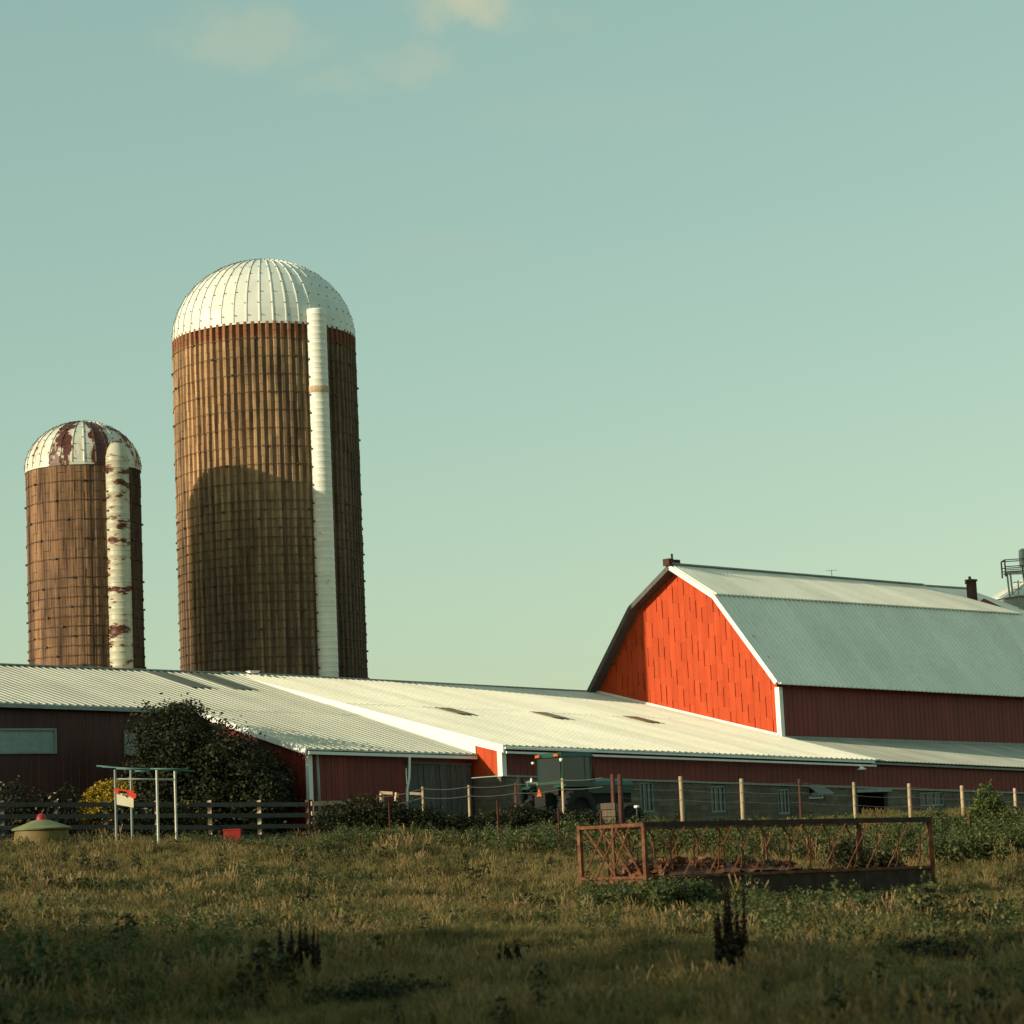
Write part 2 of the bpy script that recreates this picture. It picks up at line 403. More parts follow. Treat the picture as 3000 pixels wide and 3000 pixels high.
def grass_mat():
    m = Mat('field_grass', .65, 0, .2)
    big = m.noise(.22, 5, .6)
    mid = m.noise(1.1, 3, .6)
    f = m.mth('ADD', m.mth('ADD', m.mth('MULTIPLY', big, .42), m.mth('MULTIPLY', mid, .23)), m.mth('ADD', m.mth('MULTIPLY', m.rnd(), .2), m.mth('MULTIPLY', m.island(), .15)))
    c = m.ramp(f, [(.30, (.035, .040, .016)), (.40, (.078, .080, .027)), (.49, (.15, .13, .043)), (.58, (.235, .18, .064)), (.68, (.31, .225, .095))])
    m.col(c)
    tb = m.n('ShaderNodeBsdfTranslucent'); m.link(c, tb.inputs[0])
    mx = m.n('ShaderNodeMixShader'); mx.inputs[0].default_value = .25
    o = [q for q in m.t.nodes if q.type == 'OUTPUT_MATERIAL'][0]
    m.link(m.b.outputs[0], mx.inputs[1]); m.link(tb.outputs[0], mx.inputs[2]); m.link(mx.outputs[0], o.inputs[0])
    return m.m
M_grass = grass_mat()
M_straw = leaf_mat('dry_straw', [(.14, .09, .035), (.24, .165, .065), (.34, .25, .11)], scale=1)
def soil():
    m = Mat('soil_and_thatch', .95, 0, .1)
    c = m.ramp(m.noise(.5, 8, .65), [(.3, (.022, .026, .010)), (.55, (.055, .055, .020)), (.8, (.10, .085, .034))])
    m.bump(m.noise(6, 5), .5, .1)
    return m.col(c)
M_soil = soil()

# ------------------------------------------------------------------ ground
def build_ground():
    xs = np.concatenate([[-3000, -800, -300, -120], np.linspace(-60, 70, 131), [120, 300, 800, 3000]])
    ys = np.concatenate([[-800, -300, -100, -40], np.linspace(-20, 130, 151), [200, 400, 900, 3000]])
    X, Y = np.meshgrid(xs, ys); Z = ground(X, Y)
    v = np.stack([X, Y, Z], -1).reshape(-1, 3); nx = len(xs)
    f = [(j * nx + i, j * nx + i + 1, (j + 1) * nx + i + 1, (j + 1) * nx + i) for j in range(len(ys) - 1) for i in range(nx - 1)]
    me = bpy.data.meshes.new('ground'); me.from_pydata(v.tolist(), [], f); me.materials.append(M_soil)
    me.polygons.foreach_set('use_smooth', [True] * len(f)); me.update()
    place('ground', me, None, None, kind='structure')
build_ground()

# ------------------------------------------------------------------ ribbed sheets, roofs and walls
def ribbed(mb, a0, a1, b0, b1, nrm, ribs=4, rh=.042, rw=.065, th=.02):
    """sheet between bottom edge a0-a1 and top edge b0-b1 with ribs running a->b"""
    nrm = Vector(nrm).normalized(); W_ = (a1 - a0).length; ts = [(0, 0)]
    for k in range(ribs):
        c = (k + .5) / ribs; h = rw / W_
        ts += [(c - h, 0), (c - h * .45, rh), (c + h * .45, rh), (c + h, 0)]
    ts += [(1, 0)]
    n = len(ts); vs = []
    for t, h in ts: vs.append(lerp(a0, a1, t) + nrm * h)
    for t, h in ts: vs.append(lerp(b0, b1, t) + nrm * h)
    fs = [(i, i + 1, n + i + 1, n + i) for i in range(n - 1)]
    vs += [a0 - nrm * th, a1 - nrm * th, b1 - nrm * th, b0 - nrm * th]; q = 2 * n
    fs += [(q + 3, q + 2, q + 1, q), (0, q, q + 1) + tuple(range(n - 1, 0, -1)), (q + 3, n) + tuple(range(n + 1, 2 * n)) + (q + 2,), (0, n, q + 3, q), (n - 1, q + 1, q + 2, 2 * n - 1)]
    mb.add(vs, fs)
def sheet_rows(parent, name, mat, a0, a1, b0, b1, nrm, width=.9, ribs=3, rh=.055, rw=.075, jitter=.0, skip=None, laps=0):
    n = max(1, round((a1 - a0).length / width))
    if laps:
        nn = Vector(nrm).normalized(); m0, m1 = lerp(a0, b0, laps), lerp(a1, b1, laps)
        sheet_rows(parent, name, mat, a0, a1, m0, m1, nrm, width, ribs, rh, rw, jitter)
        sheet_rows(parent, name, mat, lerp(m0, a0, .02) + nn * .009, lerp(m1, a1, .02) + nn * .009, b0 + nn * .006, b1 + nn * .006, nrm, width, ribs, rh, rw, jitter); return
    for i in range(n):
        t0, t1 = i / n, (i + 1) / n
        if skip and skip(t0, t1): continue
        e = Vector(nrm).normalized() * random.uniform(0, jitter)
        g = .003 / (a1 - a0).length
        mb = MB(); ribbed(mb, lerp(a0, a1, t0) + e, lerp(a0, a1, t1 - g) + e, lerp(b0, b1, t0) + e, lerp(b0, b1, t1 - g) + e, nrm, ribs, rh, rw)
        mb.build(name, mat, parent)
def nrm_of(a0, a1, b0): return (a1 - a0).cross(b0 - a0).normalized()

def blockwall(parent, s0, s1, b, ztop0, ztop1, z0, holes=()):
    """course of recessed-joint blocks along the farm axis, front face at b; holes = (s0,s1,z0,z1)"""
    mb = MB(); zt = max(ztop0, ztop1); nrow = int((zt - z0) / .2) + 1
    for r in range(nrow):
        za, zb = z0 + r * .2, z0 + (r + 1) * .2 - .012; off = .2 * (r % 2)
        s = s0 - off
        while s < s1:
            a, c = max(s, s0), min(s + .388, s1); s += .4
            if c - a < .05: continue
            top = lerp(ztop0, ztop1, ((a + c) / 2 - s0) / (s1 - s0)) - .01
            if za > top - .03: continue
            if any(c > h[0] - .02 and a < h[1] + .02 and zb > h[2] and za < h[3] for h in holes):
                ok = False
                for h in holes:
                    if a < h[0] < c and zb > h[2] and za < h[3]: c = h[0] - .002; ok = c - a > .05
                    elif a < h[1] < c and zb > h[2] and za < h[3]: a = h[1] + .002; ok = c - a > .05
                if not ok: continue
            zb2 = min(zb, top); pr = random.uniform(0, .008)
            mb.hexa([P(a, b - pr, za), P(c, b - pr, za), P(c, b + .1, za), P(a, b + .1, za)], [P(a, b - pr, zb2), P(c, b - pr, zb2), P(c, b + .1, zb2), P(a, b + .1, zb2)])
    mb.build('block', M_block, parent, kind='stuff')
    bk = MB()
    # mortar backing, broken at the holes
    edges = sorted({s0, s1} | {h[0] for h in holes} | {h[1] for h in holes})
    for a, c in zip(edges, edges[1:]):
        m_ = (a + c) / 2; hs = [h for h in holes if h[0] < m_ < h[1]]
        segs = [(z0, 99)]
        for h in hs: segs = [(z0, h[2]), (h[3], 99)]
        for za, zb in segs:
            ta, tb = min(zb, lerp(ztop0, ztop1, (a - s0) / (s1 - s0)) - .02), min(zb, lerp(ztop0, ztop1, (c - s0) / (s1 - s0)) - .02)
            if ta - za < .03: continue
            bk.hexa([P(a, b + .015, za), P(c, b + .015, za), P(c, b + .2, za), P(a, b + .2, za)], [P(a, b + .015, ta), P(c, b + .015, tb), P(c, b + .2, tb), P(a, b + .2, ta)])
    bk.build('wall_core', M_mortar, parent)

def window(parent, s0, s1, z0, z1, b, pane, frame=M_trim_dark, fw=.06, mull=0, name='window'):
    f = MB()
    for a, c, za, zb in ((s0, s1, z0, z0 + fw), (s0, s1, z1 - fw, z1), (s0, s0 + fw, z0 + fw, z1 - fw), (s1 - fw, s1, z0 + fw, z1 - fw)):
        f.hexa([P(a, b - .05, za), P(c, b - .05, za), P(c, b + .05, za), P(a, b + .05, za)], [P(a, b - .05, zb), P(c, b - .05, zb), P(c, b + .05, zb), P(a, b + .05, zb)])
    for k in range(mull):
        c = lerp(s0, s1, (k + 1) / (mull + 1))
        f.hexa([P(c - .02, b - .03, z0 + fw), P(c + .02, b - .03, z0 + fw), P(c + .02, b + .03, z0 + fw), P(c - .02, b + .03, z0 + fw)], [P(c - .02, b - .03, z1 - fw), P(c + .02, b - .03, z1 - fw), P(c + .02, b + .03, z1 - fw), P(c - .02, b + .03, z1 - fw)])
    w = f.build(name, frame, parent)
    p = MB(); p.hexa([P(s0 + fw, b + .01, z0 + fw), P(s1 - fw, b + .01, z0 + fw), P(s1 - fw, b + .03, z0 + fw), P(s0 + fw, b + .03, z0 + fw)], [P(s0 + fw, b + .01, z1 - fw), P(s1 - fw, b + .01, z1 - fw), P(s1 - fw, b + .03, z1 - fw), P(s0 + fw, b + .03, z1 - fw)])
    p.build('pane', pane, w)
    return w
def front_line(s, z0, z1): return z0 + (z1 - z0) * s
def pb(px, py, b):
    d = ray(px, py); t = (b - (EYE - ORG).dot(BK)) / d.dot(BK); p = EYE + d * t
    return (p - ORG).dot(D1), p.z

ZG = 1.9   # walls start just under the yard
# ===== left shed with wing
shed = thing('long_shed', P(-8, 8, 2.2), 'long low dark red shed with a wing, in front of the silos', 'shed')
RB = 15.0                                             # ridge line, b
def ridgez(s): return float(np.interp(s, [-25, -10.35, 7, 20], [9.2, 8.93, 8.66, 8.24]))
LB = 7.7; WB = 1.4; SK = -7.15
def weave(s): return lerp(5.10, 4.87, (s - SK) / -SK)
def wroof(s, b):                                      # roof surface of shed and wing
    return lerp(weave(s), ridgez(s), (b - (WB - .25)) / (RB - (WB - .25)))
up = Vector((0, 0, 1))
def rp(s, b, f=wroof): return P(s, b, f(s, b))
nR = nrm_of(rp(-10, 8), rp(-5, 8), rp(-10, 12))
sheet_rows(shed, 'roof_panel', M_roof_shed, rp(-26, LB - .3), rp(SK - .25, LB - .3), rp(-26, RB), rp(SK - .25, RB), nR, jitter=.006)
sheet_rows(shed, 'roof_panel', M_roof_shed, rp(SK - .25, WB - .25), rp(-.06, WB - .25), rp(SK - .25, RB), rp(-.06, RB), nR, jitter=.006, laps=.46)
# back slope and ridge cap
sheet_rows(shed, 'roof_panel', M_roof, P(-.1, RB + 12, 5.9), P(-26, RB + 12, 6.4), rp(-.1, RB), rp(-26, RB), Vector((-BK.x * -.25, BK.y * .25, 1)), width=1.8, ribs=4)
mb = MB(); mb.beam(rp(-26, RB) + up * .05, rp(-.1, RB) + up * .05, .35, .05); mb.build('ridge_cap', M_trim_dark, shed)
# skylights in the shed roof (two dark sheets near the ridge)
for px0, px1 in ((440, 545), (565, 670)):
    s0 = pb(px0, 1980, 14.2)[0]; s1 = s0 + .95
    b0, b1 = 11.6, 14.6
    mb = MB(); mb.hexa([rp(s0, b0) + nR * .065, rp(s1, b0) + nR * .065, rp(s1, b1) + nR * .065, rp(s0, b1) + nR * .065], [rp(s0, b0) + nR * .08, rp(s1, b0) + nR * .08, rp(s1, b1) + nR * .08, rp(s0, b1) + nR * .08])
    mb.build('skylight', M_skyl, shed)
# front wall (shed)
fwl = [(-26, 0), (SK, 0)]
lw = lambda s: wroof(s, LB) - .06
winL = [(-17.3, pb(155, 2131, LB)[0] + .1), (pb(362, 2140, LB)[0], pb(362, 2140, LB)[0] + 2.4)]
zwt = pb(155, 2134, LB)[1]; zwb = pb(155, 2208, LB)[1]
zw = [(zwb, zwt), (zwb - .07, zwt - .07)]
def wall_cols(s0, s1, b, top, bot, wins):
    edges = list(np.arange(s0, s1, .9)) + [s1]
    for w in wins: edges += list(w)
    edges = sorted(edges); ed = [edges[0]]
    for e in edges[1:]:
        if e - ed[-1] > .02: ed.append(e)
    for a, c in zip(ed, ed[1:]):
        m_ = (a + c) / 2; hit = [zw[i] for i, w in enumerate(wins) if w[0] < m_ < w[1]]
        for za, zb in ([(None, hit[0][0]), (hit[0][1], None)] if hit else [(None, None)]):
            z0a, z0c = (bot, bot) if za is None else (za, za)
            z1a, z1c = (top(a), top(c)) if zb is None else (zb, zb)
            mb = MB(); ribbed(mb, P(a, b, z0a), P(c - .005, b, z0c), P(a, b, z1a), P(c - .005, b, z1c), FR, max(1, round((c - a) / .3)), .018, .03)
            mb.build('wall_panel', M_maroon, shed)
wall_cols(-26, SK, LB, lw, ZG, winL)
for (a, c), (za, zb) in zip(winL, zw): window(shed, a, c, za, zb, LB - .02, M_milky, M_trim_dark, .07, 0)
mb = MB(); mb.beam(P(-26, LB - .32, lw(-26) - .08), P(SK - .25, LB - .32, lw(SK) - .08), .1, .12); mb.build('gutter', M_trim_dark, shed)
# wing left wall (boards under the rake)
bb = np.arange(WB, LB + .01, .3)
for a, c in zip(bb, bb[1:]):
    e = random.uniform(0, .008)
    mb = MB(); x = SK - e
    mb.hexa([P(x, a, ZG), P(x, c - .012, ZG), P(x, c - .012, wroof(SK, c) - .05), P(x, a, wroof(SK, a) - .05)], [P(SK + .04, a, ZG), P(SK + .04, c - .012, ZG), P(SK + .04, c - .012, wroof(SK, c) - .05), P(SK + .04, a, wroof(SK, a) - .05)])
    mb.build('wall_board', M_redsteel, shed)
mb = MB(); mb.beam(rp(SK - .27, WB - .27) - up * .06, rp(SK - .27, LB - .3) - up * .06, .06, .20); mb.build('rake_board', M_trim, shed)
mb = MB(); mb.beam(P(SK + .02, WB - .03, ZG), P(SK + .02, WB - .03, weave(SK) - .04), .16, .16); mb.build('corner_post', M_trim, shed)
mb = MB(); mb.tube([P(SK + .3, WB - .12, weave(SK) - .1), P(SK + .32, WB - .12, 3.9), P(SK + .32, WB - .12, ZG)], .05, 8); mb.build('downpipe', M_silver, shed)
# wing front wall: red steel, then grey board sliding door
sdoor0 = pb(1190, 2260, WB)[0]; sdoor1 = pb(1379, 2260, WB)[0]
wt = lambda s: weave(s) - .02
ed = np.linspace(SK + .1, sdoor0, 9)
for a, c in zip(ed, ed[1:]):
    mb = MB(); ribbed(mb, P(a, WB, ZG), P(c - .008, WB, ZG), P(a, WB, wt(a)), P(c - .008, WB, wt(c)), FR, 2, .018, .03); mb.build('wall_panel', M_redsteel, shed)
mb = MB(); mb.hexa([P(sdoor0, WB + .02, wt(sdoor0) - .32), P(-.03, WB + .02, wt(0) - .3), P(-.03, WB + .06, wt(0) - .3), P(sdoor0, WB + .06, wt(sdoor0) - .32)], [P(sdoor0, WB + .02, wt(sdoor0)), P(-.03, WB + .02, wt(0)), P(-.03, WB + .06, wt(0)), P(sdoor0, WB + .06, wt(sdoor0))]); mb.build('lintel', M_redsteel, shed)
dr = MB(); dr.beam(P(sdoor0, WB - .06, wt(sdoor0) - .3), P(sdoor1, WB - .06, wt(sdoor1) - .3), .06, .08); door = dr.build('sliding_door', M_greywood, shed)
ed = np.linspace(sdoor0, sdoor1, 13)
for a, c in zip(ed, ed[1:]):
    e = random.uniform(-.02, .02)
    mb = MB(); mb.hexa([P(a + .008, WB - .05 + e, ZG), P(c - .008, WB - .05 + e, ZG), P(c - .008, WB + .0, ZG), P(a + .008, WB + .0, ZG)], [P(a + .008, WB - .05 + e, wt(a) - .34), P(c - .008, WB - .05 + e, wt(c) - .34), P(c - .008, WB, wt(c) - .34), P(a + .008, WB, wt(a) - .34)])
    mb.build('board', M_greywood, door)
mb = MB(); mb.beam(P(SK - .2, WB - .3, weave(SK) - .1), P(-.1, WB - .3, weave(0) - .1), .09, .1); mb.build('gutter', M_trim, shed)
mb = MB(); mb.tube([P(sdoor0 - .1, WB - .32, wt(sdoor0) - .1), P(sdoor0 - .13, WB - .3, wt(sdoor0) - .8), P(sdoor0 - .2, WB - .25, wt(sdoor0) - 1.2), P(sdoor0 - .3, WB - .3, ZG)], .045, 8); mb.build('downpipe', M_trim, shed)
# ridge vents
for px in (742,):
    s = pb(px, 1985, RB)[0]
    mb = MB(); mb.box(rp(s, RB) + up * .12, (.4, .2, .06), math.atan2(D1.y, D1.x)); mb.box(rp(s, RB) + up * .16, (.5, .28, .03), math.atan2(D1.y, D1.x)); mb.build('ridge_vent', M_trim, shed)
mb = MB(); mb.prism([P(-26, LB, ZG), P(-26, RB + 12, ZG), P(-26, RB + 12, 6.3), P(-26, RB, 9.1), P(-26, LB, lw(-26))], D1, .05); mb.build('end_wall', M_redsteel, shed)
mb = MB(); mb.prism([P(-26, RB + 11.9, ZG), P(0, RB + 11.9, ZG), P(0, RB + 11.9, 5.8), P(-26, RB + 11.9, 6.3)], BK, .05); mb.build('back_wall', M_redsteel, shed)

# ===== middle barn (low roof in front of the gambrel barn) with lean-to on its right
mid = thing('low_barn', P(8, 4, 2.3), 'low barn with wide bright ribbed roof and grey block base, behind the green tractor', 'barn')
SG = 19.86; BC = 4.76                                  # gable wall plane and near wall of the tall barn
def meave(s): return float(np.interp(s, [0, 19.57, 30, 45], [5.09, 4.42, 4.0, 3.45]))
def mroof(s, b):
    rz = float(np.interp(s, [0, 7, 20], [8.85, 8.70, 8.28])); return lerp(meave(s), rz, (b + .3) / (15.4 + .3))
rm = lambda s, b: P(s, b, mroof(s, b))
nM = nrm_of(rm(3, 2), rm(9, 2), rm(3, 12))
sheet_rows(mid, 'roof_panel', M_roof, rm(-.12, -.3), rm(SG - .02, -.3), rm(-.12, 15.4), rm(SG - .02, 15.4), nM, jitter=.008, laps=.55)
mb = MB(); mb.beam(rm(-.1, 15.4) + up * .05, rm(SG - .6, 15.4) + up * .05, .35, .05); mb.build('ridge_cap', M_trim_dark, mid)
sheet_rows(mid, 'roof_panel', M_roof, P(SG, 27, 5.6), P(-.1, 27, 5.9), rm(SG, 15.4), rm(-.1, 15.4), Vector((BK.x * .2, BK.y * .2, 1)), width=2.0)
# sunlit rake: wide white fascia above the wing roof
mb = MB()
q = [(b, mroof(-.15, b)) for b in (-.32, 15.3)]
mb.hexa([P(-.15, -.32, q[0][1] - .22), P(-.15, WB - .3, weave(0) - .05 if False else mroof(0, WB - .3) - .24), P(-.15, 15.3, wroof(0, 15.3) - .12), P(-.15, 15.3, q[1][1] + .04), P(-.15, -.32, q[0][1] + .04)],
        [P(-.08, -.32, q[0][1] - .22), P(-.08, WB - .3, mroof(0, WB - .3) - .24), P(-.08, 15.3, wroof(0, 15.3) - .12), P(-.08, 15.3, q[1][1] + .04), P(-.08, -.32, q[0][1] + .04)])
mb.build('rake_board', M_trim, mid)
# fascia infill between the two roofs
mb = MB(); mb.hexa([P(-.05, WB - .2, wroof(0, WB - .2) - .1), P(-.05, 15.2, wroof(0, 15.2) - .1), P(-.05, 15.2, mroof(0, 15.2) - .03), P(-.05, WB - .2, mroof(0, WB - .2) - .03)],
                   [P(0, WB - .2, wroof(0, WB - .2) - .1), P(0, 15.2, wroof(0, 15.2) - .1), P(0, 15.2, mroof(0, 15.2) - .03), P(0, WB - .2, mroof(0, WB - .2) - .03)]); mb.build('fascia', M_trim, mid)
# roof skylight strips
for (pxa, pya) in ((1330, 2088), (1607, 2100), (1876, 2112)):
    dd = ray(pxa, pya)
    for b in np.arange(2, 14, .05):
        s, z = pb(pxa, pya, b)
        if z <= mroof(s, b): break
    b0, b1 = b - .65, b + .65; s0, s1 = s - .42, s + .42; e = nM * .066; e2 = nM * .08
    mb = MB(); mb.hexa([rm(s0, b0) + e, rm(s1, b0) + e, rm(s1, b1) + e, rm(s0, b1) + e], [rm(s0, b0) + e2, rm(s1, b0) + e2, rm(s1, b1) + e2, rm(s0, b1) + e2]); mb.build('skylight', M_skyl_r, mid)
# left end wall: red boards over block, white corner post
def sill(s): return float(np.interp(s, [0, 12.7, 30, 45], [4.10, 3.66, 2.92, 2.4]))
bb = np.linspace(.0, 3.2, 9)
for a, c in zip(bb, bb[1:]):
    mb = MB(); e = -.0 - random.uniform(0, .012)
    mb.hexa([P(e, a, 4.12), P(e, c - .01, 4.12), P(e, c - .01, mroof(0, c) - .05), P(e, a, mroof(0, a) - .05)], [P(.05, a, 4.12), P(.05, c - .01, 4.12), P(.05, c - .01, mroof(0, c) - .05), P(.05, a, mroof(0, a) - .05)]); mb.build('wall_board', M_redboard, mid)
mb = MB(); mb.hexa([P(-.0, .0, ZG), P(.0, 15, ZG), P(.2, 15, ZG), P(.2, .0, ZG)], [P(0, .0, 4.09), P(0, 15, 4.09), P(.2, 15, 4.09), P(.2, .0, 4.09)]); mb.build('end_wall_core', M_mortar, mid)
mb = MB()
for r in range(11):
    b = -.2 * (r % 2)
    while b < 3.4:
        a, c = max(b, 0.0), b + .388; b += .4
        mb.hexa([P(-.012, a, ZG + r * .2), P(-.012, c, ZG + r * .2), P(.02, c, ZG + r * .2), P(.02, a, ZG + r * .2)], [P(-.012, a, ZG + r * .2 + .188), P(-.012, c, ZG + r * .2 + .188), P(.02, c, ZG + r * .2 + .188), P(.02, a, ZG + r * .2 + .188)])
mb.build('block', M_block, mid, kind='stuff')
mb = MB(); mb.beam(P(.03, -.03, 4.08), P(.03, -.03, meave(0) - .02), .24, .2, up=(D1.x, D1.y, 0)); mb.build('corner_post', M_trim, mid)
# front wall red band
S_END = 41.
ed = np.arange(.18, S_END, .9)
for a, c in zip(ed, ed[1:]):
    mb = MB(); ribbed(mb, P(a, .0, sill(a)), P(c - .006, .0, sill(c)), P(a, .0, meave(a) - .02), P(c - .006, .0, meave(c) - .02), FR, 3, .018, .03); mb.build('wall_panel', M_redsteel, mid)
mb = MB(); mb.beam(P(.1, -.03, sill(.1)), P(S_END - 1, -.03, sill(S_END - 1)), .07, .06); mb.build('sill_strip', M_trim_dark, mid)
for o, z in ((-.36, -.07), (-.42, -.22)):
    mb = MB(); mb.beam(P(-.1, o, meave(0) + z), P(19.5, o, meave(19.5) + z), .06, .07); mb.build('gutter', M_trim, mid)
mb = MB(); mb.beam(P(19.5, -.2, meave(19.5) - .1), P(S_END, -.2, meave(S_END) - .1), .05, .08); mb.build('eave_board', M_trim_dark, mid)
# windows, hatch and doorway in the block base
holes = []
for pxa, pxb, pya, pyb, kind in ((1874, 1915, 2292, 2380, 'w'), (2083, 2125, 2303, 2380, 'w'), (2278, 2312, 2312, 2385, 'w'), (2368, 2412, 2303, 2340, 'h'), (2512, 2600, 2322, 2400, 'd'), (2695, 2765, 2322, 2362, 'w'), (2860, 2900, 2332, 2372, 'w')):
    s0, zt = pb(pxa, pya, 0); s1, _ = pb(pxb, pya, 0); zb = pb(pxa, pyb, 0)[1]
    zt = min(zt, sill(s0) - .08); holes.append((s0, s1, zb, zt, kind))
blockwall(mid, .2, S_END - 1, -.0, sill(.2), sill(S_END - 1), ZG, [h[:4] for h in holes])
for s0, s1, zb, zt, kind in holes:
    if kind == 'w': window(mid, s0, s1, zb, zt, .08, M_glass, M_trim_dark, .05, 2)
    elif kind == 'h':
        window(mid, s0, s1, zb, zt, .08, M_glass, M_trim, .05, 0)
        mb = MB(); mb.hexa([P(s0, -.02, zt), P(s1, -.02, zt), P(s1, -.5, zt - .28), P(s0, -.5, zt - .28)], [P(s0, -.02, zt + .03), P(s1, -.02, zt + .03), P(s1, -.5, zt - .25), P(s0, -.5, zt - .25)]); mb.build('hatch', M_silver, mid)
    else:
        mb = MB(); mb.hexa([P(s0, .9, zb), P(s1, .9, zb), P(s1, 1, zb), P(s0, 1, zb)], [P(s0, .9, zt), P(s1, .9, zt), P(s1, 1, zt), P(s0, 1, zt)]); mb.build('doorway', M_dark, mid)
        mb = MB(); mb.beam(P(s0 - .1, -.03, zt + .06), P(s1 + .2, -.03, zt + .06), .08, .12); mb.build('door_lintel', M_trim_dark, mid)
# barn lamp under the eave
s_, z_ = pb(2519, 2251, -.45)
lm = MB(); lm.lathe(P(s_, -.55, z_ - .05), [(.02, .12), (.05, .1), (.2, .0), (.19, -.01), (.03, .07)], 12); lm.tube([P(s_, -.55, z_ + .05), P(s_, -.3, z_ + .12)], .02, 6); lm.build('yard_lamp', M_trim, mid)
# lean-to roof against the tall barn
def lwall(s): return float(np.interp(s, [19.8, 36.6], [5.60, 5.09]))
lt = lambda s, b: P(s, b, lerp(meave(s), lwall(s), (b + .3) / (BC + .3)))
nL = nrm_of(lt(22, 0), lt(30, 0), lt(22, 4))
M_roof_old = metal_roof('dull_buff_roof', (.50, .49, .40), dirt=.25, spec=.3, rough=.6, panelvar=.12)
sheet_rows(mid, 'roof_panel', M_roof_old, lt(SG + .0, -.3), lt(S_END, -.3), lt(SG + .0, BC - .02), lt(S_END, BC - .02), nL, width=.75, ribs=3, rh=.02)
mb = MB(); mb.beam(rm(SG + .0, -.3) + nM * .04, rm(SG + .0, BC) + nM * .04, .18, .03, up=nM); mb.build('verge_flashing', M_trim, mid)

# ===== tall gambrel barn
barn = thing('gambrel_barn', P(28, 10, 2.4), 'tall gambrel barn with bright orange-red gable and grey ribbed roof', 'barn')
PK = (9.95, 13.31); BR = (7.48, 11.79); EV = (4.28, 7.90)
BL = (2 * PK[0] - BR[0], BR[1]); EL = (2 * PK[0] - EV[0], EV[1])
def dz(s, k): return -(s - 19.4) * k
S2 = 41.5; SR = SG - .55
def bp(s, q, k): return P(s, q[0], q[1] + dz(s, k))
# roof slabs
kP, kB, kE = .012, .0066, .023
e_pk, e_br = 36.6, 41.0
nU = nrm_of(bp(20, BR, kB), bp(30, BR, kB), bp(20, PK, kP)); nLo = nrm_of(bp(20, EV, kE), bp(30, EV, kE), bp(20, BR, kB))
sheet_rows(barn, 'roof_panel', M_roof_barn, bp(SR, EV, kE) - BK * .12 - up * .12, bp(S2, EV, kE) - BK * .12 - up * .12, bp(SR, BR, kB), bp(S2, BR, kB), nLo, width=.9, ribs=3, rh=.05)
sheet_rows(barn, 'roof_panel', M_roof_up, bp(SR, BR, kB) + nU * .05 - BK * .08 - up * .04, bp(e_br, BR, kB) + nU * .05 - BK * .08 - up * .04, bp(SR, PK, kP) + nU * .03, bp(e_pk, PK, kP) + nU * .03, nU, width=.9, ribs=4, jitter=.006)
bl = lambda s, q, k: P(s, q[0], q[1] + dz(s, k))
for (A_, B_, kA, kB_, e2) in ((BL, PK, kB, kP, e_pk), (EL, BL, kE, kB, S2)):
    nn = nrm_of(bl(30, A_, kA), bl(20, A_, kA), bl(30, B_, kB_))
    sheet_rows(barn, 'roof_panel', M_roof_barn, bl(S2, A_, kA), bl(SR, A_, kA), bl(e2, B_, kB_), bl(SR, B_, kB_), nn, width=1.8, ribs=6)
# overhang soffit, white rake boards on the gable edge
prof = [EV, BR, PK, BL, EL]
for i in range(4):
    a, c = prof[i], prof[i + 1]; kk = [kE, kB, kP, kB, kE]
    mb = MB(); mb.beam(P(SR - .03, a[0], a[1] - .06), P(SR - .03, c[0], c[1] - .06), .05, .2); mb.build('rake_board', M_trim if i < 2 else M_greywood, barn)
    mb = MB(); mb.hexa([P(SR, a[0], a[1] - .09), P(SG, a[0], a[1] - .09), P(SG, c[0], c[1] - .09), P(SR, c[0], c[1] - .09)], [P(SR, a[0], a[1] - .04), P(SG, a[0], a[1] - .04), P(SG, c[0], c[1] - .04), P(SR, c[0], c[1] - .04)]); mb.build('soffit', M_greywood, barn)
mb = MB(); mb.beam(bp(SR, PK, kP) + up * .08, bp(e_pk, PK, kP) + up * .08, .4, .06); mb.build('ridge_cap', M_trim_dark, barn)
mb = MB(); mb.box(P(SR - .05, PK[0], PK[1] + .14), (.3, .35, .3), math.atan2(D1.y, D1.x)); mb.box(P(SR + .35, PK[0], PK[1] + .17), (.5, .2, .2), math.atan2(D1.y, D1.x)); mb.tube([P(SR + .2, PK[0], PK[1] + .1), P(SR + .2, PK[0], PK[1] + .52)], .05, 6); mb.build('ridge_hood', M_brick, barn)
